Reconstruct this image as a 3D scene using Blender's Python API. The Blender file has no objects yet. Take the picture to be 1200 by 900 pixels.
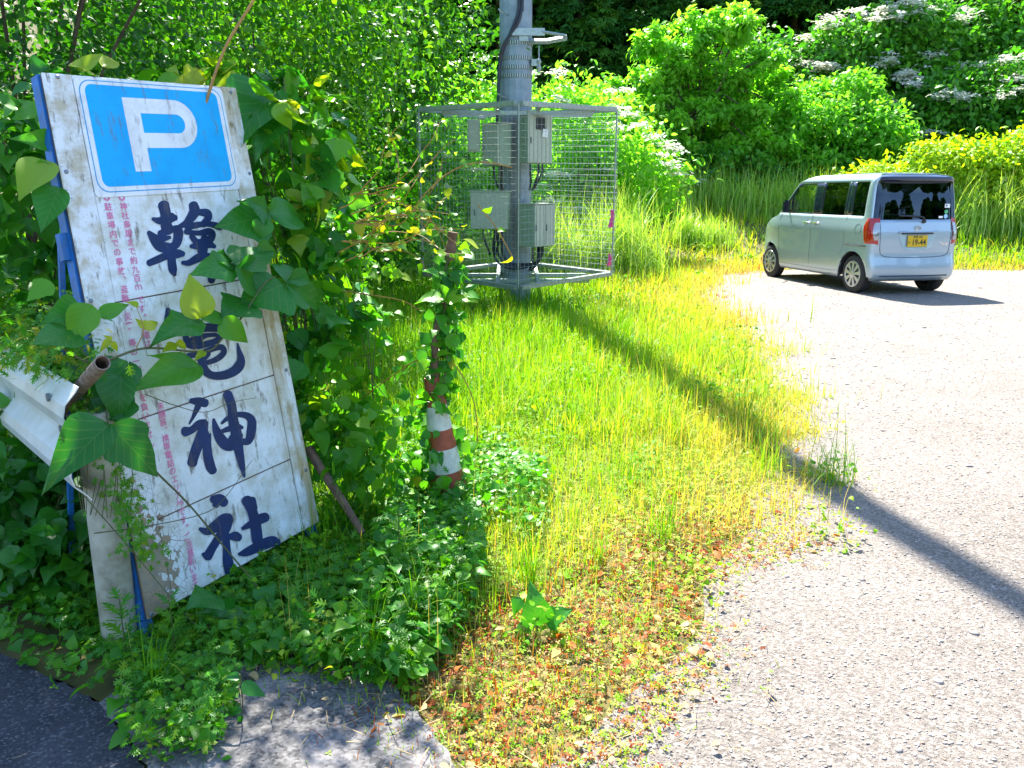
import bpy, bmesh, math, random
import numpy as np
from mathutils import Vector, Matrix
R = math.radians
rng = np.random.default_rng(7)
random.seed(7)
sc = bpy.context.scene
col = sc.collection

# ------------------------------------------------------------------ camera
F, PITCH, H = 960.0, 0.2285, 1.46
cP, sP = math.cos(PITCH), math.sin(PITCH)
def ray(x, y):
    a = (x-600)/F; b = (450-y)/F
    return np.array([a, cP+b*sP, -sP+b*cP])
def gnd(x, y, z=0.0):
    d = ray(x, y); return np.array([0, 0, H]) + (z-H)/d[2]*d
def at(x, y, Y):
    d = ray(x, y); return np.array([0, 0, H]) + d*Y/d[1]
cd = bpy.data.cameras.new('camera'); cam = bpy.data.objects.new('camera', cd); col.objects.link(cam)
cam.location = (0, 0, H); cam.rotation_euler = (math.pi/2-PITCH, 0, 0)
cd.sensor_width = 36; cd.lens = F/1200*36; cd.clip_end = 600; cd.clip_start = .05
sc.camera = cam

# ------------------------------------------------------------------ object helpers
def tag(o, label=None, cat=None, group=None, kind=None):
    if label: o['label'] = label
    if cat: o['category'] = cat
    if group: o['group'] = group
    if kind: o['kind'] = kind
    return o
def thing(name, label, cat, loc=(0, 0, 0), rz=0.0, group=None):
    o = bpy.data.objects.new(name, None); col.objects.link(o); o.empty_display_size = .1
    o.location = loc; o.rotation_euler = (0, 0, rz)
    return tag(o, label, cat, group)
def link(name, me, parent=None, mat=None, smooth=False):
    o = bpy.data.objects.new(name, me); col.objects.link(o)
    if parent is not None: o.parent = parent
    if mat is not None and not me.materials: me.materials.append(mat)
    if smooth: me.polygons.foreach_set('use_smooth', [True]*len(me.polygons))
    return o
def dup(root, loc, rz=0.0, label=None, scale=1.0, group=None):
    r = root.copy(); col.objects.link(r); r.location = loc; r.rotation_euler = (0, 0, rz)
    r.scale = (scale, scale, scale) if not isinstance(scale, tuple) else scale
    if label: r['label'] = label
    if group: r['group'] = group
    for ch in list(root.children):
        c = ch.copy(); col.objects.link(c); c.parent = r
        for g in list(ch.children):
            d = g.copy(); col.objects.link(d); d.parent = c
    return r

def raw_mesh(name, verts, faces, smooth=False):
    me = bpy.data.meshes.new(name)
    me.from_pydata([tuple(map(float, v)) for v in verts], [], faces); me.update()
    if smooth: me.polygons.foreach_set('use_smooth', [True]*len(me.polygons))
    return me

class MB:
    """collects shapes into one mesh"""
    def __init__(s): s.v = []; s.f = []
    def add(s, v, f):
        n = len(s.v); s.v += [tuple(map(float, p)) for p in v]; s.f += [tuple(i+n for i in q) for q in f]; return s
    def box(s, c, d, M=None):
        cx, cy, cz = c; x, y, z = [k/2 for k in d]
        v = [(cx+i*x, cy+j*y, cz+k*z) for i in (-1, 1) for j in (-1, 1) for k in (-1, 1)]
        if M is not None: v = [M @ Vector(p) for p in v]
        return s.add(v, [(0, 1, 3, 2), (4, 6, 7, 5), (0, 4, 5, 1), (2, 3, 7, 6), (0, 2, 6, 4), (1, 5, 7, 3)])
    def tube(s, pts, r, n=8, caps=True, close=False):
        P = [Vector(p) for p in pts]; m = len(P)
        rr = r if hasattr(r, '__len__') else [r]*m
        rings = []; up = None
        for i, p in enumerate(P):
            t = (P[min(i+1, m-1)]-P[max(i-1, 0)])
            if t.length < 1e-9: t = Vector((0, 0, 1))
            t.normalize()
            if up is None:
                up = Vector((0, 0, 1)) if abs(t.z) < .9 else Vector((1, 0, 0))
            a = t.cross(up).normalized(); b = a.cross(t).normalized(); up = b
            rings.append([p+(a*math.cos(2*math.pi*k/n)+b*math.sin(2*math.pi*k/n))*rr[i] for k in range(n)])
        v = [q for g in rings for q in g]; f = []
        for i in range(m-1):
            for k in range(n):
                k2 = (k+1) % n
                f.append((i*n+k, i*n+k2, (i+1)*n+k2, (i+1)*n+k))
        if caps: f.append(tuple(range(n))[::-1]); f.append(tuple((m-1)*n+k for k in range(n)))
        return s.add(v, f)
    def lathe(s, prof, axis='z', n=24, c=(0, 0, 0)):
        v = []; f = []; m = len(prof)
        for r, h in prof:
            for k in range(n):
                a = 2*math.pi*k/n; x, y = r*math.cos(a), r*math.sin(a)
                p = (x, y, h) if axis == 'z' else (h, x, y) if axis == 'x' else (x, h, y)
                v.append((p[0]+c[0], p[1]+c[1], p[2]+c[2]))
        for i in range(m-1):
            for k in range(n):
                k2 = (k+1) % n; f.append((i*n+k, i*n+k2, (i+1)*n+k2, (i+1)*n+k))
        return s.add(v, f)
    def build(s, name, mat, parent=None, smooth=False, bevel=0.0):
        me = raw_mesh(name, s.v, s.f)
        bm = bmesh.new(); bm.from_mesh(me)
        if bevel: bmesh.ops.bevel(bm, geom=list(bm.edges), offset=bevel, segments=2, affect='EDGES', clamp_overlap=True)
        bmesh.ops.recalc_face_normals(bm, faces=bm.faces); bm.to_mesh(me); bm.free()
        o = link(name, me, parent, mat)
        if smooth:
            me.polygons.foreach_set('use_smooth', [True]*len(me.polygons)); me.set_sharp_from_angle(angle=R(40))
        return o
def catmull(pts, k=6):
    P = [np.array(p, float) for p in pts]; P = [2*P[0]-P[1]]+P+[2*P[-1]-P[-2]]; out = []
    for i in range(1, len(P)-2):
        for j in range(k):
            t = j/k
            out.append(.5*((2*P[i])+(-P[i-1]+P[i+1])*t+(2*P[i-1]-5*P[i]+4*P[i+1]-P[i+2])*t*t+(-P[i-1]+3*P[i]-3*P[i+1]+P[i+2])*t**3))
    out.append(P[-2]); return out

# ------------------------------------------------------------------ scatter (numpy)
def frames(d, n):
    """rotation matrices with local Y = d, local Z ~ n"""
    d = d/np.linalg.norm(d, axis=1, keepdims=True)
    x = np.cross(d, n); l = np.linalg.norm(x, axis=1, keepdims=True); l[l < 1e-6] = 1; x = x/l
    z = np.cross(x, d)
    return np.stack([x, d, z], axis=2)
def scatter(tpls, P, D, N, S, rnd, which=None):
    """returns verts, loops, starts, totals, rnd(face), uv(loop)"""
    V = []; L = []; T = []; A = []; U = []; off = 0
    if which is None: which = rng.integers(0, len(tpls), len(P))
    RM = frames(D, N)
    for ti, t in enumerate(tpls):
        m = np.nonzero(which == ti)[0]
        if not len(m): continue
        tv = t['v']; nv = len(tv)
        s = S[m]; s = s[:, None, :] if s.ndim == 2 else s[:, None, None]
        v = np.einsum('nij,nkj->nki', RM[m], tv[None]*s)+P[m][:, None, :]
        lp = t['l']; V.append(v.reshape(-1, 3))
        L.append((lp[None]+(np.arange(len(m))*nv)[:, None]).ravel()+off)
        T.append(np.tile(t['t'], len(m))); A.append(np.repeat(rnd[m], len(t['t'])))
        U.append(np.tile(t['u'][lp], (len(m), 1)))
        off += nv*len(m)
    return [np.concatenate(q) for q in (V, L, T, A, U)]
def scat_mesh(name, parts, smooth=True):
    V = []; L = []; T = []; A = []; U = []; off = 0
    for v, l, t, a, u in parts:
        V.append(v); L.append(l+off); T.append(t); A.append(a); U.append(u); off += len(v)
    V, L, T, A, U = [np.concatenate(q) for q in (V, L, T, A, U)]
    me = bpy.data.meshes.new(name)
    me.vertices.add(len(V)); me.vertices.foreach_set('co', V.astype(np.float32).ravel())
    me.loops.add(len(L)); me.loops.foreach_set('vertex_index', L.astype(np.int32))
    me.polygons.add(len(T)); st = np.concatenate([[0], np.cumsum(T)[:-1]])
    me.polygons.foreach_set('loop_start', st.astype(np.int32)); me.polygons.foreach_set('loop_total', T.astype(np.int32))
    me.update(calc_edges=True)
    at_ = me.attributes.new('tint', 'FLOAT', 'FACE'); at_.data.foreach_set('value', A.astype(np.float32))
    uv = me.uv_layers.new(name='UVMap'); uv.data.foreach_set('uv', U.astype(np.float32).ravel())
    if smooth: me.polygons.foreach_set('use_smooth', np.ones(len(T), bool))
    me.validate()
    return me
def tpl(v, f, u=None):
    v = np.array(v, float)
    if u is None: u = np.c_[v[:, 0]+.5, v[:, 1]]
    return dict(v=v, l=np.array([i for q in f for i in q]), t=np.array([len(q) for q in f]), u=np.array(u, float))
def join_tpl(*ts):
    v = []; l = []; t = []; u = []; o = 0
    for k in ts: v.append(k['v']); l.append(k['l']+o); t.append(k['t']); u.append(k['u']); o += len(k['v'])
    return dict(v=np.concatenate(v), l=np.concatenate(l), t=np.concatenate(t), u=np.concatenate(u))
def xf(t, M, o):
    return dict(v=t['v'] @ np.array(M).T+np.array(o), l=t['l'], t=t['t'], u=t['u'])
def leaf_tpl(prof, cols=5, fold=.22, droop=.25, wave=.03, asym=0.0):
    v = []; u = []; f = []; n = len(prof)
    for i, (y, w) in enumerate(prof):
        for j in range(cols):
            a = -1+2*j/(cols-1); ww = w*(1+asym*(1 if a > 0 else -1))
            x = a*ww
            v.append((x, y, abs(x)*fold-droop*y*y+wave*math.sin(7*y+4*a)*abs(a))); u.append((x+.5, y))
    for i in range(n-1):
        for j in range(cols-1):
            q = i*cols+j; f.append((q, q+1, q+cols+1, q+cols))
    return tpl(v, f, u)
KZ = [(0, .02), (.03, .17), (.1, .33), (.2, .42), (.32, .45), (.44, .43), (.56, .36), (.68, .27), (.8, .17), (.9, .08), (1, .0)]
KZL = [(0, .02), (.03, .2), (.1, .38), (.2, .46), (.3, .53), (.38, .50), (.46, .38), (.58, .33), (.7, .25), (.82, .14), (.92, .06), (1, 0)]
kudzu = [leaf_tpl(KZ), leaf_tpl(KZL, fold=.15), leaf_tpl(KZ, asym=.2, droop=.35), leaf_tpl(KZL, asym=-.15, wave=.06)]
KS = [(0, .03), (.12, .34), (.35, .45), (.6, .33), (.82, .14), (1, 0)]
kudzu_lo = [leaf_tpl(KS, cols=3), leaf_tpl(KS, cols=3, droop=.5, fold=.35)]
OV = [(0, .02), (.3, .27), (.65, .24), (1, 0)]
oval = [leaf_tpl(OV, cols=3, fold=.3), leaf_tpl(OV, cols=3, fold=.1, droop=.5)]
def blade(bend, n=4, w=.5):
    v = []; f = []; u = []
    for i in range(n+1):
        t = i/n; ang = bend*t; ww = w*(1-t**1.6)*(.75+.25*min(1, t*4))
        y = (math.sin(ang)/bend if bend else t)*1.0; z = ((1-math.cos(ang))/bend if bend else 0)
        if i < n: v += [(-ww, y, z), (ww, y, z)]; u += [(0, t), (1, t)]
        else: v.append((0, y, z)); u.append((.5, t))
    for i in range(n-1): q = 2*i; f.append((q, q+1, q+3, q+2))
    q = 2*(n-1); f.append((q, q+1, q+2))
    return tpl(v, f, u)
blades = [blade(b) for b in (.25, .7, 1.1, 1.6)]
longblades = [blade(b, 6) for b in (.5, 1.1, 1.7, 2.2)]
def mugwort():
    ts = []; d = leaf_tpl([(0, .01), (.35, .11), (.7, .09), (1, 0)], cols=3, fold=.2, droop=.1)
    def rotz(a): c, s = math.cos(a), math.sin(a); return np.array([[c, -s, 0], [s, c, 0], [0, 0, 1]])
    ts.append(d)
    for y, a, s in ((.15, 1.1, .38), (.35, .85, .5), (.58, .7, .4)):
        for g in (-1, 1): ts.append(xf(d, rotz(g*a)*s, (0, y, -.1*y*y+.005*g)))
    return join_tpl(*ts)
mug = [mugwort()]
def pinnate(n=8, lw=.075, ll=.40):
    ts = []
    d = leaf_tpl([(0, .02), (.45, lw/ll), (1, 0)], cols=3, fold=.2, droop=.15)
    for i in range(n):
        y = .15+.8*i/n; s = ll*(1-.5*abs(i/n-.4))
        for g in (-1, 1):
            a = g*1.15; c, sn = math.cos(a), math.sin(a)
            ts.append(xf(d, np.array([[c, -sn, 0], [sn, c, 0], [0, 0, 1]])*s, (0, y, -.3*y*y)))
    ts.append(xf(d, np.eye(3)*ll*.8, (0, .95, -.3)))
    return join_tpl(*ts)
pin = [pinnate()]
def trifol(lo=True):
    b = kudzu_lo[0]; ts = []
    for a, s in ((0, 1.0), (1.75, .9), (-1.75, .9)):
        c, sn = math.cos(a), math.sin(a)
        off = (0, .25, -.02) if a == 0 else (0, 0, 0)
        ts.append(xf(b, np.array([[c, -sn, 0], [sn, c, 0], [0, 0, 1]])*s, off))
    return join_tpl(*ts)
tri = [trifol()]
def clover():
    v = []; f = []
    for k in range(3):
        a = k*2.1; c, s = math.cos(a), math.sin(a); o = len(v)
        for (x, y, z) in ((0, 0, 0), (-.3, .55, .05), (0, .95, -.05), (.3, .55, .05)): v.append((x*c-y*s, x*s+y*c, z))
        f.append((o, o+1, o+2, o+3))
    return tpl(v, f)
clov = [clover()]
def tuft(n=5, w=.16, seed=0):
    r_ = random.Random(seed); ts = []
    b = leaf_tpl([(0, .05), (.5, w), (1, .0)], cols=3, fold=.3, droop=.2)
    for k in range(n):
        a = (k-(n-1)/2)*.55+r_.uniform(-.15, .15); c, s = math.cos(a), math.sin(a); q = r_.uniform(.7, 1)
        M = np.array([[c, -s, 0], [s, c, 0], [0, 0, 1]])*q
        t_ = r_.uniform(-.5, .5); M = np.array([[1, 0, 0], [0, math.cos(t_), -math.sin(t_)], [0, math.sin(t_), math.cos(t_)]]) @ M
        ts.append(xf(b, M, (0, 0, 0)))
    return join_tpl(*ts)
tufts = [tuft(seed=k) for k in range(3)]

def unit(n):
    v = rng.normal(size=(n, 3)); return v/np.linalg.norm(v, axis=1, keepdims=True)

# ------------------------------------------------------------------ materials
def mat(name):
    m = bpy.data.materials.new(name); m.use_nodes = True; nt = m.node_tree
    b = nt.nodes['Principled BSDF']; return m, nt, b
def nd(nt, t, **k):
    n = nt.nodes.new(t)
    for a, v in k.items():
        if a in n.inputs.keys() if isinstance(a, str) else False: n.inputs[a].default_value = v
        else: setattr(n, a, v)
    return n
def ramp(nt, stops, src):
    r = nt.nodes.new('ShaderNodeValToRGB'); e = r.color_ramp.elements
    while len(e) < len(stops): e.new(.5)
    for i, (p, c) in enumerate(stops): e[i].position = p; e[i].color = (*c, 1)
    nt.links.new(src, r.inputs[0]); return r.outputs[0]
def simple(name, c, rough=.5, metal=0.0, spec=.5, noise=.0, scale=20., bump=0.0, coat=0.0, c2=None):
    m, nt, b = mat(name); b.inputs['Roughness'].default_value = rough; b.inputs['Metallic'].default_value = metal
    b.inputs['Specular IOR Level'].default_value = spec; b.inputs['Coat Weight'].default_value = coat
    b.inputs['Base Color'].default_value = (*c, 1)
    if noise or c2 or bump:
        tc = nt.nodes.new('ShaderNodeTexCoord'); n = nd(nt, 'ShaderNodeTexNoise'); n.inputs['Scale'].default_value = scale
        n.inputs['Detail'].default_value = 6; n.inputs['Roughness'].default_value = .65
        nt.links.new(tc.outputs['Object'], n.inputs['Vector'])
        cc = c2 if c2 else tuple(k*(1-noise) for k in c)
        if noise or c2: nt.links.new(ramp(nt, [(.35, cc), (.62, c)], n.outputs['Fac']), b.inputs['Base Color'])
        if bump:
            bp = nt.nodes.new('ShaderNodeBump'); bp.inputs['Strength'].default_value = bump; bp.inputs['Distance'].default_value = .01
            nt.links.new(n.outputs['Fac'], bp.inputs['Height']); nt.links.new(bp.outputs[0], b.inputs['Normal'])
    return m
def leafmat(name, stops, trans=.45, rough=.45, spec=.35, warm=(1.25, 1.15, .5), veins=False):
    m, nt, b = mat(name)
    a = nt.nodes.new('ShaderNodeAttribute'); a.attribute_name = 'tint'
    c = ramp(nt, stops, a.outputs['Fac'])
    if veins:
        uv = nt.nodes.new('ShaderNodeUVMap'); sx = nt.nodes.new('ShaderNodeSeparateXYZ'); nt.links.new(uv.outputs[0], sx.inputs[0])
        def ma(op, *ins):
            q = nt.nodes.new('ShaderNodeMath'); q.operation = op
            for i, s in enumerate(ins):
                if isinstance(s, (int, float)): q.inputs[i].default_value = s
                else: nt.links.new(s, q.inputs[i])
            return q.outputs[0]
        nz_ = nt.nodes.new('ShaderNodeTexNoise'); nz_.inputs['Scale'].default_value = 9; nt.links.new(uv.outputs[0], nz_.inputs['Vector']); ax = ma('ABSOLUTE', ma('SUBTRACT', sx.outputs[0], .5))
        fr = ma('FRACT', ma('MULTIPLY', ma('SUBTRACT', sx.outputs[1], ma('MULTIPLY', ma('POWER', ax, .8), .75)), 6.5))
        side = ma('LESS_THAN', ma('ABSOLUTE', ma('SUBTRACT', fr, .5)), .07)
        mid = ma('LESS_THAN', ax, .012)
        vv = ma('MULTIPLY', ma('MAXIMUM', side, mid), .13)
        mx = nt.nodes.new('ShaderNodeMix'); mx.data_type = 'RGBA'
        nt.links.new(vv, mx.inputs['Factor']); nt.links.new(c, mx.inputs['A']); mx.inputs['B'].default_value = (.30, .42, .10, 1)
        c = mx.outputs['Result']
    nt.links.new(c, b.inputs['Base Color'])
    b.inputs['Roughness'].default_value = rough; b.inputs['Specular IOR Level'].default_value = spec
    tr = nt.nodes.new('ShaderNodeBsdfTranslucent')
    mu = nt.nodes.new('ShaderNodeMix'); mu.data_type = 'RGBA'; mu.blend_type = 'MULTIPLY'; mu.inputs['Factor'].default_value = 1; mu.clamp_result = False
    nt.links.new(c, mu.inputs['A']); mu.inputs['B'].default_value = (*warm, 1)
    nt.links.new(mu.outputs['Result'], tr.inputs['Color'])
    ms = nt.nodes.new('ShaderNodeMixShader'); ms.inputs[0].default_value = trans
    nt.links.new(b.outputs[0], ms.inputs[1]); nt.links.new(tr.outputs[0], ms.inputs[2])
    nt.links.new(ms.outputs[0], nt.nodes['Material Output'].inputs['Surface'])
    return m

M = {}
M['kudzu'] = leafmat('kudzu_leaf', [(0, (.016, .14, .02)), (.4, (.035, .23, .018)), (.75, (.12, .36, .012)), (1, (.42, .46, .015))], trans=.42, rough=.38, spec=.45, warm=(1.35, 1.4, .4), veins=True)
M['vinefar'] = leafmat('vine_leaf', [(0, (.025, .16, .016)), (.5, (.075, .30, .014)), (.85, (.15, .34, .01)), (1, (.40, .38, .02))], trans=.45, rough=.4, warm=(1.35, 1.4, .4))
M['shrub'] = leafmat('thicket_leaf', [(0, (.012, .075, .01)), (.5, (.045, .20, .01)), (1, (.20, .42, .01))], trans=.42, rough=.4, warm=(1.35, 1.4, .4))
M['bright'] = leafmat('bright_leaf', [(0, (.12, .36, .03)), (.5, (.22, .50, .04)), (1, (.38, .62, .06))], trans=.62, warm=(1.1, 1.35, .45))
M['mid'] = leafmat('mid_leaf', [(0, (.035, .17, .018)), (.5, (.09, .30, .02)), (1, (.22, .46, .03))], trans=.45, warm=(1.1, 1.35, .45))
M['olive'] = leafmat('olive_leaf', [(0, (.04, .10, .010)), (.5, (.09, .18, .012)), (1, (.18, .28, .015))], trans=.38, warm=(1.15, 1.35, .4))
M['conifer'] = leafmat('conifer_leaf', [(0, (.014, .08, .016)), (.5, (.035, .15, .018)), (.9, (.09, .24, .02)), (1, (.22, .38, .02))], trans=.32, rough=.6, spec=.2, warm=(1.4, 1.3, .4))
M['yellow'] = leafmat('yellow_leaf', [(0, (.18, .46, .012)), (1, (.42, .58, .02))], trans=.55, warm=(1.5, 1.2, .3))
M['grass'] = leafmat('meadow_grass', [(0, (.04, .18, .004)), (.3, (.13, .38, .006)), (.55, (.24, .45, .012)), (.75, (.50, .48, .08)), (.88, (.54, .42, .17)), (.95, (.42, .12, .02)), (1, (.26, .04, .012))], trans=.45, rough=.5, spec=.2, warm=(1.4, 1.25, .3))
M['tallgrass'] = leafmat('tall_grass_blade', [(0, (.16, .38, .03)), (.6, (.34, .56, .07)), (1, (.58, .66, .28))], trans=.45, rough=.4, warm=(1.4, 1.25, .4))
M['dry'] = simple('dry_straw', (.42, .30, .13), .8, noise=.5, scale=40)
M['flower'] = leafmat('white_blossom', [(0, (.74, .72, .56)), (1, (.84, .83, .74))], trans=.5, warm=(1, 1, .92))
M['bark'] = simple('bark', (.12, .085, .06), .9, noise=.5, scale=14, bump=.6)
M['vinestem'] = simple('vine_stem', (.11, .12, .035), .6, noise=.4, scale=60)
M['yellowstem'] = simple('yellow_vine_stem', (.42, .22, .04), .5, noise=.3, scale=40)
M['whitepaint'] = simple('rail_white_paint', (.74, .76, .74), .38, noise=.14, scale=5, c2=(.58, .58, .50), coat=.2)
M['galv'] = simple('galvanised_steel', (.36, .42, .40), .45, metal=.55, noise=.25, scale=30)
M['galvdark'] = simple('weathered_steel', (.20, .22, .22), .6, metal=.4, noise=.3, scale=30)
M['wire'] = simple('cage_wire', (.34, .39, .38), .45, metal=.5)
M['pole'] = simple('pole_steel', (.27, .33, .37), .6, metal=.15, c2=(.19, .24, .27), scale=7, bump=.1)
M['boxgreen'] = simple('box_shaded_paint', (.28, .37, .26), .5, noise=.12, scale=8)  # darker tone paints shade onto the boxes' turned-away sides
M['boxpale'] = simple('box_door_paint', (.46, .49, .39), .5, noise=.1, scale=8)
M['black'] = simple('black_rubber', (.012, .013, .016), .55)
M['cable'] = simple('cable_black', (.015, .02, .035), .45)
M['blue'] = simple('blue_frame_paint', (.01, .16, .50), .45, c2=(.03, .12, .30), scale=25)
M['screw'] = simple('screw_steel', (.22, .24, .27), .4, metal=.8)
M['rust'] = simple('rusty_pipe', (.30, .24, .19), .7, c2=(.14, .07, .04), scale=35, bump=.3)
M['wood'] = simple('weathered_wood', (.20, .12, .07), .85, c2=(.10, .055, .035), scale=18, bump=.5)
M['pink'] = simple('pink_ribbon', (.75, .06, .30), .6)

# ------------------------------------------------------------------ world and sun
SUN_AZ = math.atan2(-.207, 1.0); SUN_EL = R(53)       # azimuth measured from +Y towards +X
w = bpy.data.worlds.new('World'); sc.world = w; w.use_nodes = True; nt = w.node_tree
sky = nt.nodes.new('ShaderNodeTexSky'); sky.sky_type = 'NISHITA'; sky.sun_disc = False
sky.sun_elevation = SUN_EL; sky.sun_rotation = SUN_AZ; sky.ozone_density = 3.0; sky.dust_density = .4
nt.links.new(sky.outputs[0], nt.nodes['Background'].inputs[0]); nt.nodes['Background'].inputs[1].default_value = .135
sl = bpy.data.lights.new('sun', 'SUN'); sl.energy = 5.0; sl.angle = R(.5); sl.color = (1, .96, .88)
so = bpy.data.objects.new('sun', sl); col.objects.link(so)
sd = Vector((math.sin(SUN_AZ)*math.cos(SUN_EL), math.cos(SUN_AZ)*math.cos(SUN_EL), math.sin(SUN_EL)))
so.rotation_euler = sd.to_track_quat('Z', 'Y').to_euler()
sc.view_settings.view_transform = 'Standard'; sc.view_settings.look = 'None'; sc.view_settings.gamma = 1
sc.view_settings.exposure = 2.0
cy = sc.cycles; cy.max_bounces = 6; cy.diffuse_bounces = 3; cy.glossy_bounces = 3; cy.transmission_bounces = 4; cy.transparent_max_bounces = 8
cy.use_denoising = True; cy.caustics_reflective = False; cy.caustics_refractive = False; cy.sample_clamp_indirect = 8


# ------------------------------------------------------------------ terrain
def sstep(a, b, x):
    t = np.clip((x-a)/(b-a), 0, 1); return t*t*(3-2*t)
def terr(x, y):
    x = np.asarray(x, float); y = np.asarray(y, float)
    z = .75*sstep(16.0, 21, y)+.45*np.clip(y-27, 0, 70)+.25*sstep(18, 26, y)
    z = z+.5*sstep(-2.5, -7, x)*sstep(1, 5, y)
    rr = np.hypot(x-4, y); z = np.maximum(z, .55*np.clip(rr-32, 0, 60)*sstep(2, 16, y))
    back = sstep(24, 46, -y)*(2.5+1.5*np.sin(x*.09+1)+1*np.sin(x*.23)); z = np.maximum(z, back)
    return z+.03*np.sin(x*1.7+y*.9)*sstep(16, 20, y)+.35*np.sin(x*.31+2)*sstep(24, 34, y)
def poly_in(P, poly):
    x, y = P[:, 0], P[:, 1]; inside = np.zeros(len(P), bool); n = len(poly)
    for i in range(n):
        x1, y1 = poly[i]; x2, y2 = poly[(i+1) % n]
        c = ((y1 > y) != (y2 > y)) & (x < (x2-x1)*(y-y1)/(y2-y1+1e-12)+x1); inside ^= c
    return inside
def poly_dist(P, line):
    d = np.full(len(P), 1e9)
    for a, b in zip(line[:-1], line[1:]):
        a = np.array(a); b = np.array(b); ab = b-a
        t = np.clip(((P-a) @ ab)/(ab @ ab), 0, 1); d = np.minimum(d, np.linalg.norm(P-(a+t[:, None]*ab), axis=1))
    return d
EDGE = [(-.97, 2.24), (-.71, 2.2), (-.46, 2.10), (-.26, 1.90), (-.12, 1.72), (.22, 1.74), (.5, 2.0), (.69, 2.38), (.9, 2.78), (1.11, 3.24), (1.42, 3.84), (1.76, 4.7), (2.18, 6.28), (2.5, 8.19), (2.75, 10.35), (3.15, 12.7), (4.1, 15.1), (6, 16.4), (9.6, 16.0), (14, 15.2), (30, 14)]
GRAVEL = [(p[0]-.16-.05*math.sin(7*p[1]), p[1]+.06+.05*math.sin(5*p[0])) for p in catmull(EDGE[4:], 8)]+[(30, -12), (-1.2, -12), (-.45, 1.2)]
ys = np.unique(np.concatenate([np.linspace(-90, -10, 20), np.linspace(-10, 40, 90), np.linspace(40, 120, 30)]))
xs = np.unique(np.concatenate([np.linspace(-110, -12, 20), np.linspace(-12, 16, 60), np.linspace(16, 110, 20)]))
X, Y = np.meshgrid(xs, ys); Z = terr(X, Y); nx = len(xs)
gm = raw_mesh('ground', np.c_[X.ravel(), Y.ravel(), Z.ravel()], [(j*nx+i, j*nx+i+1, (j+1)*nx+i+1, (j+1)*nx+i) for j in range(len(ys)-1) for i in range(nx-1)], True)

def noisemat(name, stops, scale, rough=.9, bump=.5, dist=.01, detail=8, second=None, scale2=None):
    m, nt, b = mat(name); tc = nt.nodes.new('ShaderNodeTexCoord')
    n = nd(nt, 'ShaderNodeTexNoise'); n.inputs['Scale'].default_value = scale; n.inputs['Detail'].default_value = detail
    nt.links.new(tc.outputs['Object'], n.inputs['Vector']); c = ramp(nt, stops, n.outputs['Fac'])
    if second:
        s2, f2, st2 = second
        v = nt.nodes.new('ShaderNodeTexVoronoi'); v.inputs['Scale'].default_value = s2; nt.links.new(tc.outputs['Object'], v.inputs['Vector'])
        sp = nt.nodes.new('ShaderNodeSeparateXYZ'); nt.links.new(v.outputs['Color'], sp.inputs[0])
        c2 = ramp(nt, st2, sp.outputs[0])
        mx = nt.nodes.new('ShaderNodeMix'); mx.data_type = 'RGBA'; mx.inputs['Factor'].default_value = f2
        nt.links.new(c, mx.inputs['A']); nt.links.new(c2, mx.inputs['B']); c = mx.outputs['Result']
        bp2 = nt.nodes.new('ShaderNodeBump'); bp2.inputs['Strength'].default_value = bump; bp2.inputs['Distance'].default_value = dist; bp2.invert = True
        nt.links.new(v.outputs['Distance'], bp2.inputs['Height'])
    nt.links.new(c, b.inputs['Base Color']); b.inputs['Roughness'].default_value = rough; b.inputs['Specular IOR Level'].default_value = .25
    bp = nt.nodes.new('ShaderNodeBump'); bp.inputs['Strength'].default_value = bump; bp.inputs['Distance'].default_value = dist
    if scale2:
        n = nd(nt, 'ShaderNodeTexNoise'); n.inputs['Scale'].default_value = scale2; n.inputs['Detail'].default_value = 5; n.inputs['Roughness'].default_value = .7; nt.links.new(tc.outputs['Object'], n.inputs['Vector'])
    nt.links.new(n.outputs['Fac'], bp.inputs['Height'])
    nt.links.new(bp.outputs[0], b.inputs['Normal']); return m
M['soil'] = noisemat('soil_and_moss', [(.3, (.05, .045, .018)), (.5, (.09, .085, .022)), (.7, (.17, .12, .055))], 6)
tag(link('ground', gm, None, M['soil']), kind='structure')

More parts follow.
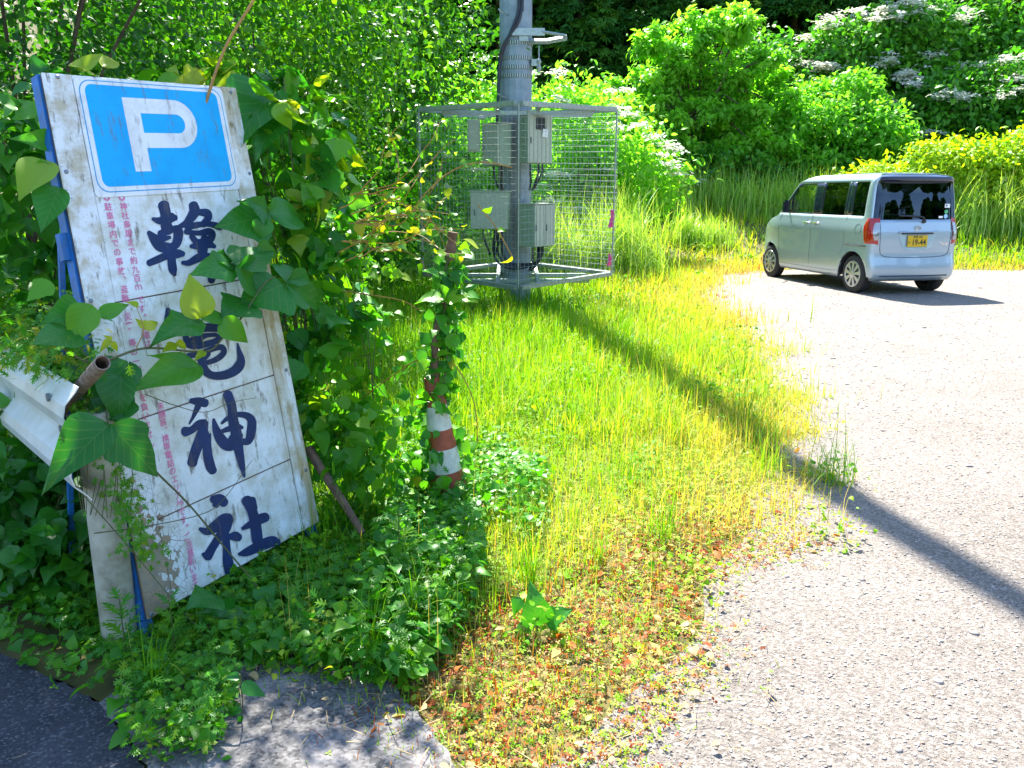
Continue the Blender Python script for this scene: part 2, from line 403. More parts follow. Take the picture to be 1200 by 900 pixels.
M['gravel'] = noisemat('pale_gravel', [(.3, (.155, .132, .11)), (.5, (.22, .19, .162)), (.7, (.28, .245, .213))], 1.1, second=(120, .65, [(0, (.09, .075, .064)), (.22, (.18, .154, .13)), (.7, (.265, .228, .196)), (1, (.42, .38, .335))]), bump=1.0, dist=.012, scale2=110)
M['asphalt'] = noisemat('old_asphalt', [(.35, (.022, .023, .028)), (.6, (.04, .04, .046)), (.8, (.08, .08, .08))], 5, second=(150, .35, [(0, (.02, .02, .025)), (.8, (.08, .08, .09)), (1, (.25, .25, .25))]), bump=.5, dist=.006)
M['concrete'] = noisemat('worn_concrete', [(.36, (.03, .028, .028)), (.5, (.065, .06, .058)), (.68, (.19, .17, .16))], 7, second=(110, .25, [(0, (.06, .06, .06)), (1, (.5, .48, .46))]), bump=.6, dist=.006)
def sheet(name, poly, z, m):
    if len(poly) < 16:      # crumbling edges
        q_ = random.Random(len(poly)); out = []
        for a, b_ in zip(poly, poly[1:]+poly[:1]):
            L_ = math.hypot(b_[0]-a[0], b_[1]-a[1]); k_ = max(1, min(40, int(L_/.03))) if max(abs(a[1]), abs(b_[1])) < 4 else 1
            for i in range(k_): out.append((a[0]+(b_[0]-a[0])*i/k_+q_.uniform(-.009, .009)*(k_ > 1), a[1]+(b_[1]-a[1])*i/k_+q_.uniform(-.009, .009)*(k_ > 1)))
        poly = out
    bm = bmesh.new(); vs = [bm.verts.new((x, y, z)) for x, y in poly]; f = bm.faces.new(vs)
    bmesh.ops.triangulate(bm, faces=[f]); bmesh.ops.recalc_face_normals(bm, faces=bm.faces)
    me = bpy.data.meshes.new(name); bm.to_mesh(me); bm.free()
    if me.polygons[0].normal.z < 0: me.flip_normals()
    return tag(link(name, me, None, m), kind='structure')
sheet('gravel_lot', GRAVEL, .006, M['gravel'])
sheet('asphalt_road', [(-9, -12), (-.55, -12), (-.70, 1.2), (-.95, 1.85), (-1.20, 2.12), (-1.6, 2.36), (-2.6, 2.75), (-5, 3.6), (-9, 5)], .010, M['asphalt'])
sheet('concrete_apron', [(-.70, 1.2), (-.58, -3), (.1, -3), (.0, 1.0), (-.10, 1.75), (-.22, 2.0), (-.5, 2.4), (-1.1, 2.5), (-1.20, 2.12), (-.95, 1.85)], .014, M['concrete'])

# loose stones on the gravel
def stone_tpl(seed):
    r_ = random.Random(seed); bm = bmesh.new(); bmesh.ops.create_icosphere(bm, subdivisions=1, radius=.5)
    for v in bm.verts: v.co *= r_.uniform(.7, 1.1)
    for v in bm.verts: v.co.z *= .25; v.co.x *= .8
    t = tpl([tuple(v.co) for v in bm.verts], [tuple(v.index for v in f.verts) for f in bm.faces]); bm.free(); return t
stones = [stone_tpl(k) for k in range(5)]
m, nt, b = mat('gravel_stone'); a = nt.nodes.new('ShaderNodeAttribute'); a.attribute_name = 'tint'
nt.links.new(ramp(nt, [(0, (.10, .088, .08)), (.1, (.17, .148, .13)), (.4, (.25, .218, .195)), (.75, (.33, .295, .268)), (.96, (.42, .39, .36)), (1, (.26, .17, .11))], a.outputs['Fac']), b.inputs['Base Color']); b.inputs['Roughness'].default_value = .85
M['stone'] = m
n = 80000
yy = 1.3+(rng.random(n)**1.8)*15; xx = rng.uniform(-.1, 1, n)*(yy*.72+1.2)
P = np.c_[xx, yy]; ok = poly_in(P, GRAVEL); P = P[ok]
n = len(P); sz = (.004+.014*rng.random(n)**5)*(.8+.10*P[:, 1])
big = rng.random(n) < .004; sz[big] = sz[big]*2.8
P3 = np.c_[P, .007+sz*.02]
a_ = rng.uniform(0, 6.28, n); D = np.c_[np.cos(a_), np.sin(a_), rng.normal(0, .15, n)]
tag(link('loose_gravel', scat_mesh('loose_gravel', [scatter(stones, P3, D, np.tile([0, 0, 1.], (n, 1)), sz, rng.random(n)**.8)], smooth=False), None, M['stone']), kind='stuff')

# ------------------------------------------------------------------ meadow
EL = [np.array(p) for p in EDGE]
MEAD = [tuple(p) for p in catmull(EDGE, 4)]+[(30, 30), (-12, 30), (-12, 5.5), (-5, 5.4), (-2.5, 3.4), (-1.5, 2.75)]
SH = np.array([(.05, 11.4), (.76, 7.11), (1.48, 4.03)])
def vnoise(P, s, seed):
    r_ = np.random.default_rng(seed); out = 0
    for k in range(5):
        a = r_.uniform(0, 6.28); f_ = s*(1.6**k)/2; out = out+np.sin(P[:, 0]*f_*math.cos(a)+P[:, 1]*f_*math.sin(a)+r_.uniform(0, 6.28))/(1.3**k)
    return out/3
def sample_meadow(n, y0, y1, p=1.0, margin=1.6):
    yy = y0+(y1-y0)*rng.random(n)**p; xx = rng.uniform(-1, 1, n)*(yy*.66+margin)
    P = np.c_[xx, yy]; j = P+rng.normal(0, 1, P.shape)*(.05+.03*np.clip(P[:, [1]], 0, 9))*rng.random((len(P), 1))+.13*np.c_[np.sin(P[:, 1]*3.1)+np.sin(P[:, 1]*7.3), np.cos(P[:, 0]*4)]*.7
    P = P[poly_in(j, MEAD)]
    return P[~((P[:, 0] < -1.6) & (P[:, 1] < 4))]
def meadow_tint(P, base=.4):
    d = poly_dist(P, EDGE); x, y = P[:, 0], P[:, 1]
    t = base+.05+.16*vnoise(P, 1.1, 3)+.10*rng.normal(size=len(P))
    t = t+.30*np.exp(-d/.9)*(y > 3.0)+.10*sstep(3.5, 9, y)*sstep(-.5, 1.5, x)
    t = t-.12*sstep(-.3, -1.2, x)
    lush = np.exp(-((x-.1)**2+(y-10.8)**2)/1.6); t = t-.2*lush
    rust = sstep(3.1, 2.5, y-.7*np.clip(x, -.3, 1)+.25*vnoise(P, 4, 5))*sstep(-.75, -.2, x)
    return t, d, rust
parts = []
def add_blades(tp, P, h, wdt, tint, lean=.35):
    n = len(P); z = terr(P[:, 0], P[:, 1]); a = rng.uniform(0, 6.28, n)
    l = rng.normal(0, lean, n)
    D = np.c_[np.cos(a)*l, np.sin(a)*l, np.ones(n)]; N = np.c_[np.cos(a), np.sin(a), np.zeros(n)]
    S = np.c_[wdt, h, h]
    parts.append(scatter(tp, np.c_[P, z], D, N, S, np.clip(tint, 0, 1)))
for (n, y0, y1, hs, ws) in ((62000, 1.6, 5, .13, .0035), (60000, 4.6, 9.5, .20, .007), (52000, 9, 17, .20, .013), (30000, 16, 27, .24, .025)):
    P = sample_meadow(n, y0, y1, 1.0 if y0 > 4 else .9)
    t, d, rust = meadow_tint(P)
    h = hs*(.55+.9*rng.random(len(P)))*(.55+1.0*(.5+.5*vnoise(P, 2.6, 8)))*np.clip(.45+d/1.0, .45, 1.15)*(1-.6*rust)
    tr = rng.random(len(P)); q_ = rng.random(len(P)); t = np.where(rust*.85 > tr, np.where(q_ < .5, .92+.08*rng.random(len(P)), np.where(q_ < .75, .45+.25*rng.random(len(P)), .84)), t)
    add_blades(blades, P, h, ws*rng.uniform(.7, 1.3, len(P)), t, .4)
# tussocks of longer grass
for (nc, y0, y1, w_) in ((90, 2.9, 6, .004), (150, 6, 13, .008)):
    Cc = sample_meadow(nc, y0, y1); Cc = Cc[poly_dist(Cc, EDGE) > .15]; id_ = rng.integers(0, len(Cc), len(Cc)*70); n_ = len(id_)
    P = Cc[id_]+rng.normal(0, .05, (n_, 2)); add_blades(longblades, P, rng.uniform(.18, .48, n_), np.full(n_, w_)*rng.uniform(.6, 1.3, n_), (rng.uniform(.18, .62, len(Cc))[id_]+rng.normal(0, .06, n_)), .45)
# pale straw-coloured grass along the gravel
for (n, y0, y1, hs, ws) in ((22000, 3.2, 8, .26, .0042), (22000, 8, 16, .28, .009)):
    P = sample_meadow(n*3, y0, y1); d = poly_dist(P, EDGE); k_ = (rng.random(len(P)) < np.exp(-((d-.5)/.8)**2)*(.35+.65*(vnoise(P, 3, 12) > -.25))) & (P[:, 0] > .6); P = P[k_]
    add_blades(blades[1:], P, hs*rng.uniform(.4, 1.2, len(P)), np.full(len(P), ws)*rng.uniform(.5, 1.2, len(P)), rng.uniform(.68, .90, len(P)), .7)
# straw seed stalks
for (n, y0, y1, w_) in ((700, 2.2, 6, .0018), (1500, 6, 16, .0045)):
    P = sample_meadow(n, y0, y1); add_blades(blades[:2], P, .25+.2*rng.random(len(P)), np.full(len(P), w_), .76+.12*rng.random(len(P)), .5)
tag(link('meadow_grass', scat_mesh('meadow_grass', parts), None, M['grass']), kind='stuff')
# broad small leaves between the blades
parts = []
for (n, y0, y1, s, tp) in ((100000, 1.6, 5, .0125, clov), (30000, 4.6, 10, .026, clov), (9000, 2.0, 7, .04, oval), (14000, 9, 18, .06, oval)):
    P = sample_meadow(n, y0, y1, .9); t, d, rust = meadow_tint(P, .36)
    tr = rng.random(len(P)); q_ = rng.random(len(P)); t = np.where(rust > tr, np.where(q_ < .42, .91+.09*rng.random(len(P)), np.where(q_ < .82, .38+.3*rng.random(len(P)), .78+.1*rng.random(len(P)))), t)
    n_ = len(P); D = rng.normal(size=(n_, 3))*[1, 1, .25]+[0, 0, .15]
    N = rng.normal(size=(n_, 3))*.35+[0, 0, 1]
    z = terr(P[:, 0], P[:, 1])+rng.random(n_)*((.05+.05*vnoise(P, 9, 4)).clip(.015, .1)*np.clip(d*2.2, .25, 1.2))+.004
    parts.append(scatter(tp, np.c_[P, z], D, N, s*rng.uniform(.5, 1.3, n_), np.clip(t, 0, 1)))
# patches of taller broad-leaved weeds standing out of the grass
for (nc, y0, y1, s, hh) in ((150, 2.3, 5.2, .024, .14), (220, 5, 12, .036, .18), (90, 12, 18, .06, .25)):
    Cc = sample_meadow(nc, y0, y1); Cc = Cc[poly_dist(Cc, EDGE) > .12]; id_ = rng.integers(0, len(Cc), len(Cc)*70); n_ = len(id_)
    P = Cc[id_]+rng.normal(0, .075 if y0 < 5 else .13, (n_, 2)); ct = rng.uniform(.12, .62, len(Cc))[id_]
    z = terr(P[:, 0], P[:, 1])+rng.random(n_)*hh
    parts.append(scatter(kudzu_lo, np.c_[P, z], rng.normal(size=(n_, 3))*[1, 1, .4], rng.normal(0, .4, (n_, 3))+[0, -.2, 1], s*rng.uniform(.4, 1.3, n_), np.clip(ct+rng.normal(0, .08, n_), 0, 1)))
tag(link('ground_cover', scat_mesh('ground_cover', parts), None, M['grass']), kind='stuff')

# ------------------------------------------------------------------ parking sign
C = np.array([[-1.556, 2.865, 1.849], [-1.155, 3.603, 1.888], [-.811, 3.209, .12], [-1.212, 2.471, .08]])
BL, U, V = C[3], C[2]-C[3], C[0]-C[3]
NN = np.cross(V, U); NN /= np.linalg.norm(NN)
if NN @ (np.array([0, 0, H])-BL) < 0: NN = -NN
LU, LV = np.linalg.norm(U), np.linalg.norm(V); u_, v_ = U/LU, V/LV     # metres along the board
ORG = BL.copy(); ORG[2] = 0
def sp(u, v, d=0.0): return BL+u_*u+v_*v+NN*d-ORG
def px2s(x, y):
    d = ray(x, y); t = ((BL-np.array([0, 0, H])) @ NN)/(d @ NN); p = np.array([0, 0, H])+t*d-BL
    A = np.array([u_, v_]).T; s, *_ = np.linalg.lstsq(A, p, rcond=None); return s
sign = thing('parking_sign', 'tall weathered white parking signboard with blue P, leaning among vines', 'sign', tuple(ORG))
def sbox(mb, u0, u1, v0, v1, d0, d1):
    v = [sp(u, q, d) for u in (u0, u1) for q in (v0, v1) for d in (d0, d1)]
    return mb.add(v, [(0, 1, 3, 2), (4, 6, 7, 5), (0, 4, 5, 1), (2, 3, 7, 6), (0, 2, 6, 4), (1, 5, 7, 3)])
def smat(name, base, alt, stain=.45, peel=False, right=False):
    """old painted sheet: mottled dirt, rain streaks, mildew and flaking, all fixed to the board"""
    m, nt, b = mat(name); uv = nt.nodes.new('ShaderNodeUVMap')
    def noise(s, sy=1.0, det=7, ro=.65):
        mp = nt.nodes.new('ShaderNodeMapping'); mp.inputs['Scale'].default_value = (s, s*sy, 1); nt.links.new(uv.outputs[0], mp.inputs['Vector'])
        n = nt.nodes.new('ShaderNodeTexNoise'); n.inputs['Scale'].default_value = 1; n.inputs['Detail'].default_value = det; n.inputs['Roughness'].default_value = ro
        nt.links.new(mp.outputs[0], n.inputs['Vector']); return n.outputs['Fac']
    def mix(f, A, B):
        mx = nt.nodes.new('ShaderNodeMix'); mx.data_type = 'RGBA'
        for s_, v in ((f, 'Factor'), (A, 'A'), (B, 'B')):
            if isinstance(s_, (int, float)): mx.inputs[v].default_value = s_
            elif isinstance(s_, tuple): mx.inputs[v].default_value = (*s_, 1)
            else: nt.links.new(s_, mx.inputs[v])
        return mx.outputs['Result']
    def bw(src, a, b_):
        r = nt.nodes.new('ShaderNodeMapRange'); nt.links.new(src, r.inputs[0]); r.inputs[1].default_value = a; r.inputs[2].default_value = b_
        return r.outputs[0]
    def mul(a, b_):
        q = nt.nodes.new('ShaderNodeMath'); q.operation = 'MULTIPLY'
        for i, s_ in enumerate((a, b_)):
            if isinstance(s_, (int, float)): q.inputs[i].default_value = s_
            else: nt.links.new(s_, q.inputs[i])
        return q.outputs[0]
    c = mix(mul(bw(noise(9), .45, .62), stain), base, alt)
    c = mix(mul(bw(noise(30, .25), .56, .66), stain*1.1), c, (.16, .13, .085))
    c = mix(mul(bw(noise(120), .63, .68), stain*1.2), c, (.05, .05, .035))
    if peel or right:
        sx = nt.nodes.new('ShaderNodeSeparateXYZ'); nt.links.new(uv.outputs[0], sx.inputs[0])
    if peel:      # flaked patch low on the board's left side
        g = mul(bw(sx.outputs[1], .62, .12), bw(sx.outputs[0], .26, .02))
        ad = nt.nodes.new('ShaderNodeMath'); ad.operation = 'ADD'; nt.links.new(g, ad.inputs[0]); nt.links.new(noise(16, .8), ad.inputs[1])
        v = nt.nodes.new('ShaderNodeTexVoronoi'); v.feature = 'DISTANCE_TO_EDGE'; v.inputs['Scale'].default_value = 42; nt.links.new(uv.outputs[0], v.inputs['Vector'])
        vc = nt.nodes.new('ShaderNodeTexVoronoi'); vc.inputs['Scale'].default_value = 42; nt.links.new(uv.outputs[0], vc.inputs['Vector']); sv = nt.nodes.new('ShaderNodeSeparateXYZ'); nt.links.new(vc.outputs['Color'], sv.inputs[0])
        ad2 = nt.nodes.new('ShaderNodeMath'); ad2.operation = 'MULTIPLY_ADD'; nt.links.new(sv.outputs[0], ad2.inputs[0]); ad2.inputs[1].default_value = -.42; nt.links.new(ad.outputs[0], ad2.inputs[2]); fl = bw(ad2.outputs[0], .80, .84)
        c = mix(fl, c, mix(bw(noise(24), .4, .6), (.36, .25, .14), (.20, .15, .10)))
        crack = mul(bw(v.outputs['Distance'], .03, .01), bw(g, .1, .4)); c = mix(crack, c, (.17, .11, .06))
    if right:
        g = mul(bw(sx.outputs[0], .66, .80), bw(noise(14, .12), .42, .56)); c = mix(mul(g, .8), c, (.40, .27, .07))
        lo_ = mul(bw(sx.outputs[1], 1.1, .1), bw(noise(6), .38, .62)); c = mix(mul(lo_, .45), c, (.36, .38, .29))
    nt.links.new(c, b.inputs['Base Color']); b.inputs['Roughness'].default_value = .5; b.inputs['Specular IOR Level'].default_value = .35
    bp = nt.nodes.new('ShaderNodeBump'); bp.inputs['Strength'].default_value = .25; bp.inputs['Distance'].default_value = .002
    nt.links.new(noise(40), bp.inputs['Height']); nt.links.new(bp.outputs[0], b.inputs['Normal']); return m
M['panel'] = smat('sign_sheet', (.80, .83, .82), (.56, .55, .43), .8, True, True)
M['strip'] = smat('sign_edge_strip', (.78, .81, .80), (.48, .42, .27), .9, True, True)
M['plateblue'] = smat('plate_blue', (.0, .42, .82), (.0, .30, .64), .45)
M['platewhite'] = smat('plate_white', (.82, .84, .84), (.55, .54, .47), .45)
M['navy'] = smat('brush_lettering', (.006, .022, .085), (.008, .05, .22), .3)
M['inkpink'] = simple('faded_red_lettering', (.80, .20, .38), .6, noise=.2, scale=60)
M['inkblue'] = simple('thin_blue_line', (.05, .35, .62), .6)
def uvsign(o):
    me = o.data; uv = me.uv_layers.new(name='UVMap'); A = np.array([u_, v_]).T; pin_ = np.linalg.pinv(A)
    for l in me.loops:
        s = pin_ @ (np.array(me.vertices[l.vertex_index].co)-(BL-ORG)); uv.data[l.index].uv = (s[0], s[1])
    return o
def sb(name, mat_, u0, u1, v0, v1, d0, d1, parent, bev=.0015):
    o = sbox(MB(), u0, u1, v0, v1, d0, d1).build(name, mat_, parent, bevel=bev); return uvsign(o)
sb('backing_board', M['wood'], .004, LU-.004, .004, LV-.004, -.012, 0, sign)
fr = MB()
for a in ((-.004, .03, 0, LV), (LU-.03, LU+.004, 0, LV), (.03, LU-.03, LV-.03, LV+.003), (.03, LU-.03, -.003, .03)): sbox(fr, a[0], a[1], a[2], a[3], -.055, -.0125)
sb_o = fr.build('frame', M['blue'], sign, bevel=.002)
edges_v = [0.002, .30, .575, .87, 1.175, LV-.002]
SW = .105                                               # width of side strips
joint = [0.0, .245, .52, .86, LV]
jp = [px2s(130, 588)[1], px2s(220, 475)[1], px2s(200, 355)[1]]
jp = sorted([px2s(255, 577)[1], px2s(250, 463)[1], px2s(190, 345)[1], px2s(160, 222)[1]])
vs = [0.0]+jp+[LV]
for k in range(len(vs)-1):
    sb('face_sheet', M['panel'], SW+.002, LU-SW*.85-.002, vs[k]+.003, vs[k+1]-.001, .0005, .0035+.0012*(k % 2), sign)
sb('edge_strip', M['strip'], 0.0, SW, 0.002, LV-.002, .0005, .007, sign)
sb('edge_strip', M['strip'], LU-SW*.85, LU, 0.002, LV-.002, .0005, .0066, sign)
def screw(u, v, d=.007):
    mb = MB(); r_ = .0075; ring = []
    for dd, q in ((0, r_), (.002, r_), (.004, r_*.6)):
        for k in range(10): ring.append(sp(u+q*math.cos(k*.6283), v+q*math.sin(k*.6283), d+dd))
    f = [(i*10+k, i*10+(k+1) % 10, (i+1)*10+(k+1) % 10, (i+1)*10+k) for i in range(2) for k in range(10)]+[tuple(20+k for k in range(10))]
    mb.add(ring, f).build('screw', M['screw'], sign)
for x, y in ((66, 91), (269, 109), (76, 202), (291, 204), (105, 353), (334, 434), (357, 551), (176, 720)):
    s = px2s(x, y); screw(s[0], s[1])
# parking plate (rectangle on the sheet) with rounded corners
def rrect(u0, u1, v0, v1, r_, n=6):
    out = []
    for cx, cy_, a0 in ((u1-r_, v1-r_, 0), (u0+r_, v1-r_, 90), (u0+r_, v0+r_, 180), (u1-r_, v0+r_, 270)):
        for k in range(n+1): a = R(a0+90*k/n); out.append((cx+r_*math.cos(a), cy_+r_*math.sin(a)))
    return out
def flat(name, polys, mat_, d, th, parent, holes=None):
    """flat piece on the board: outline(s) lifted d, thickness th"""
    bm = bmesh.new()
    for poly in polys:
        vs_ = [bm.verts.new(sp(u, v, d)) for u, v in poly]; f = bm.faces.new(vs_)
        if th:
            r = bmesh.ops.extrude_face_region(bm, geom=[f]); 
            for e in r['geom']:
                if isinstance(e, bmesh.types.BMVert): e.co += Vector(NN*th)
    bmesh.ops.triangulate(bm, faces=[f for f in bm.faces if len(f.verts) > 4])
    bmesh.ops.recalc_face_normals(bm, faces=bm.faces)
    me = bpy.data.meshes.new(name); bm.to_mesh(me); bm.free()
    return uvsign(link(name, me, parent, mat_))
tl, tr_, br, bl = [px2s(*p) for p in ((97, 97), (257, 112), (266, 217), (117, 216))]
u0, u1 = (tl[0]+bl[0])/2, (tr_[0]+br[0])/2; v0, v1 = (bl[1]+br[1])/2, (tl[1]+tr_[1])/2
e = .022
plate = flat('parking_plate', [rrect(u0-e*1.6, u1+e*1.6, v0-e*1.6, v1+e*1.0, .02)], M['platewhite'], .006, .003, sign)
flat('plate_line', [rrect(u0-e, u1+e, v0-e*.9, v1+e*.7, .045)], M['inkblue'], .0092, .0002, plate)
flat('plate_border', [rrect(u0-e+.004, u1+e-.004, v0-e*.9+.004, v1+e*.7-.004, .042)], M['platewhite'], .0096, .0003, plate)
flat('plate_field', [rrect(u0, u1, v0, v1, .028)], M['plateblue'], .0101, .0003, plate)
def P_glyph():
    q = [px2s(60+x/5, 80+y/5) for x, y in ((400, 175), (487, 608), (580, 610), (560, 472), (845, 350))]
    L = (q[0][0]+q[1][0])/2; B = (q[1][1]+q[2][1])/2; T = px2s(60+400/5, 80+175/5)[1]; t = q[2][0]-q[1][0]; Rr = q[4][0]
    m_ = px2s(60+560/5, 80+472/5)[1]; st = t*.98; cy_ = (T+m_)/2; ry = (T-m_)/2; cx = Rr-ry
    arc = [(cx+ry*math.sin(a), cy_+ry*math.cos(a)) for a in np.linspace(0, math.pi, 22)]
    hs = st*.86; arc2 = [(cx+(ry-hs)*math.sin(a), cy_+(ry-hs)*math.cos(a)) for a in np.linspace(0, math.pi, 22)]
    outer = [(L, T)]+arc+[(L+t, m_), (L+t, B), (L, B)]
    # quads strips: stem + bowl
    polys = [[(L, B), (L+t, B), (L+t, T), (L, T)]]
    bow_o = [(L+t, T)]+arc+[(L+t, m_)]; bow_i = [(L+t, T-hs)]+arc2+[(L+t, m_+hs)]
    for i in range(len(bow_o)-1): polys.append([bow_o[i], bow_o[i+1], bow_i[i+1], bow_i[i]])
    return polys
flat('letter_p', P_glyph(), M['platewhite'], .0107, 0, plate)
# brush characters, traced stroke by stroke: (x, y, half width)
G = {}
G['a'] = (150, 220, 6.0, [
 [(243,125,40),(258,190,38),(258,250,38),(272,300,45)],[(168,222,12),(220,235,28),(290,215,38),(325,215,22)],[(140,318,16),(185,370,38),(225,415,40),(290,425,32)],
 [(225,330,30),(290,300,22),(340,300,34),(345,350,34),(325,405,30),(270,430,25)],[(142,532,24),(200,508,27),(270,478,28),(340,467,32),(378,468,20)],[(300,440,28),(300,520,30),(308,580,30),(320,615,14)],
 [(235,365,22),(285,352,13)],[(452,125,33),(460,170,38),(430,220,32),(400,255,26),(345,278,12)],[(490,175,22),(545,182,30),(556,215,26),(520,262,24)],
 [(410,280,26),(470,266,22),(560,258,20),(640,278,26)],[(400,312,20),(480,322,18),(555,312,26),(585,330,24),(560,372,28),(480,385,22),(440,345,20)],
 [(435,415,14),(480,410,26),(560,402,26),(600,417,14)],[(375,530,14),(422,530,22),(500,490,30),(580,482,18),(630,485,8)],[(530,355,26),(518,430,35),(512,490,28)],[(545,480,22),(570,580,26),(580,650,28),(583,660,20)]])
G['b'] = (180, 340, 7.5, [
 [(115,172,20),(130,230,42),(118,290,38)],[(268,385,24),(290,470,32),(350,495,30)],[(300,345,24),(430,325,28),(560,322,26),(588,362,24)],[(592,380,22),(545,445,26),(450,478,28),(380,500,24)],
 [(300,385,20),(430,352,20),(560,350,22)],[(305,440,16),(420,405,20),(540,395,18)],[(360,455,18),(470,402,12)],[(392,360,26),(392,480,26)],[(178,370,14),(210,372,24),(265,372,22)],
 [(298,580,26),(370,572,22),(430,550,24),(520,515,26),(590,505,26),(607,550,26),(560,600,26),(480,635,22),(410,645,24)],[(395,600,38),(440,590,28),(470,560,24)],
 [(400,560,32),(420,650,36),(445,712,38),(505,752,34),(600,752,38),(690,718,42),(742,668,44),(758,612,34),(742,540,20),(727,472,7)],[(350,692,7),(405,680,14)]])
G['c'] = (190, 440, 6.43, [
 [(212,193,20),(270,200,34),(318,210,32)],[(262,235,24),(228,310,14),(198,364,7)],[(165,425,38),(215,412,28),(270,368,30),(312,360,30)],[(312,360,30),(290,450,40),(255,540,40),(228,620,38),(218,662,38)],
 [(318,430,25),(328,500,32),(335,600,36),(355,685,38),(374,720,32)],[(356,440,6),(345,520,16)],[(380,332,10),(396,400,27),(430,475,40),(480,528,42),(545,525,34)],[(440,362,10),(485,325,17),(560,297,20),(630,305,26),(666,345,33),(662,430,35),(640,495,28),(595,500,24)],
 [(485,145,36),(515,230,35),(525,330,38),(552,450,42),(568,560,36),(590,670,26),(612,765,8)],[(445,422,16),(500,402,22),(560,385,20),(595,395,12)],[(500,500,24),(540,470,40),(580,450,24)]])
G['d'] = (210, 560, 6.43, [
 [(248,162,30),(300,165,42),(332,188,34)],[(262,200,22),(275,210,20)],[(150,385,14),(200,403,30),(260,370,42),(330,315,44),(368,302,35)],[(368,310,34),(335,385,42),(290,450,32),(240,530,32),(205,592,36)],[(172,575,14),(205,590,34)],
 [(340,430,30),(350,540,30),(360,640,40),(375,712,40)],[(362,445,18),(410,440,36),(440,450,30)],[(500,168,40),(545,262,38),(568,370,42),(580,470,42)],[(540,165,28),(550,230,32)],[(470,382,14),(530,350,28),(600,312,38),(642,297,36)],[(445,575,14),(500,560,32),(600,512,40),(690,480,42),(732,485,28)]])
def stroke_poly(pts):
    q = catmull(pts, 5); q = [np.array(p) for p in q]; n = len(q); Lf = []; Rt = []
    tg = [q[min(i+1, n-1)]-q[max(i-1, 0)] for i in range(n)]
    for p, t in zip(q, tg):
        tt = t[:2]/max(np.hypot(*t[:2]), 1e-6); nn = np.array([-tt[1], tt[0]]); Lf.append(p[:2]+nn*p[2]); Rt.append(p[:2]-nn*p[2])
    def cap(p, t, sgn):
        tt = t[:2]/max(np.hypot(*t[:2]), 1e-6)*sgn; nn = np.array([-tt[1], tt[0]])
        return [p[:2]+p[2]*(nn*math.cos(a)*1+tt*math.sin(a)*.8) for a in np.linspace(0, math.pi, 9)]
    quads = [[Lf[i], Lf[i+1], Rt[i+1], Rt[i]] for i in range(n-1)]
    return quads, cap(q[0], tg[0], -1), cap(q[-1], tg[-1], 1)
for key, (ox, oy, s, strokes) in G.items():
    bm = bmesh.new()
    for si, st in enumerate(strokes):
        d = .0062+.00012*si; quads, c1, c2 = stroke_poly(st)
        for j, poly in enumerate(quads+[c1, c2]):
            dd = d+.000004*j
            vv = [bm.verts.new(sp(*px2s(ox+p[0]/s, oy+p[1]/s), dd)) for p in poly]
            f = bm.faces.new(vv); f.normal_update()
            if f.normal.dot(Vector(NN)) < 0: f.normal_flip()
    me = bpy.data.meshes.new('brush_character'); bm.to_mesh(me); bm.free()
    uvsign(link('brush_character', me, sign, M['navy']))
# small notice columns
def text_mesh(body, size, bold=0.0):
    c = bpy.data.curves.new('t', 'FONT'); c.body = body; c.size = size; c.align_x = 'CENTER'; c.align_y = 'CENTER'; c.offset = bold; c.resolution_u = 3
    o = bpy.data.objects.new('t', c); col.objects.link(o); bpy.context.view_layer.update()
    me = bpy.data.meshes.new_from_object(o); bpy.data.objects.remove(o); bpy.data.curves.remove(c); return me
def column(chars, size):
    V_ = []; F_ = []
    for ch, x, y in chars:
        me = text_mesh(ch, size, size*.012); s = px2s(x, y)
        cs = [v.co for v in me.vertices]
        if not cs: continue
        cx = (min(c.x for c in cs)+max(c.x for c in cs))/2; cy_ = (min(c.y for c in cs)+max(c.y for c in cs))/2
        if ch in '、。': cx -= size*.3; cy_ -= size*.25
        o = len(V_); V_ += [sp(s[0]+(c.x-cx), s[1]+(c.y-cy_), .0066) for c in cs]; F_ += [tuple(i+o for i in p.vertices) for p in me.polygons]
        bpy.data.meshes.remove(me)
    me = raw_mesh('small_writing', V_, F_)
    if me.polygons and me.polygons[0].normal.dot(Vector(NN)) < 0: me.flip_normals()
    link('small_writing', me, sign, M['inkpink'])
def along(s, pts):
    """spread characters between control pixels by height"""
    out = []; n = len(s); ys_ = np.linspace(pts[0][1], pts[-1][1], n)
    for ch, y in zip(s, ys_): out.append((ch, float(np.interp(y, [p[1] for p in pts], [p[0] for p in pts])), float(y)))
    return out
colB = [(141.5, 232), (159.4, 326.6), (172, 403), (187, 477), (195, 528), (206, 573), (220.7, 640), (228, 685)]
colA = [(123.8, 232), (131.5, 275), (141.5, 319.6), (150, 382), (164.7, 456), (172.7, 506), (181, 545), (188, 575)]
def onl(line, s, y0, y1):
    ys_ = np.linspace(y0, y1, len(s)); xs_ = np.interp(ys_, [p[1] for p in line], [p[0] for p in line]); return [(c, float(x), float(y)) for c, x, y in zip(s, xs_, ys_)]
column(onl(colB, '◎神社鳥居まで約九百ｍ', 232, 337)+onl(colB, 'です。参道は', 352, 403)+onl(colB, '未舗装、携帯電話のエリア外です。ご注意願います', 476, 686), .030)
column(onl(colA, '◎駐車場内での事故、盗難、災害', 232, 382)+onl(colA, '等の一切責任を負いません', 402, 520), .030)
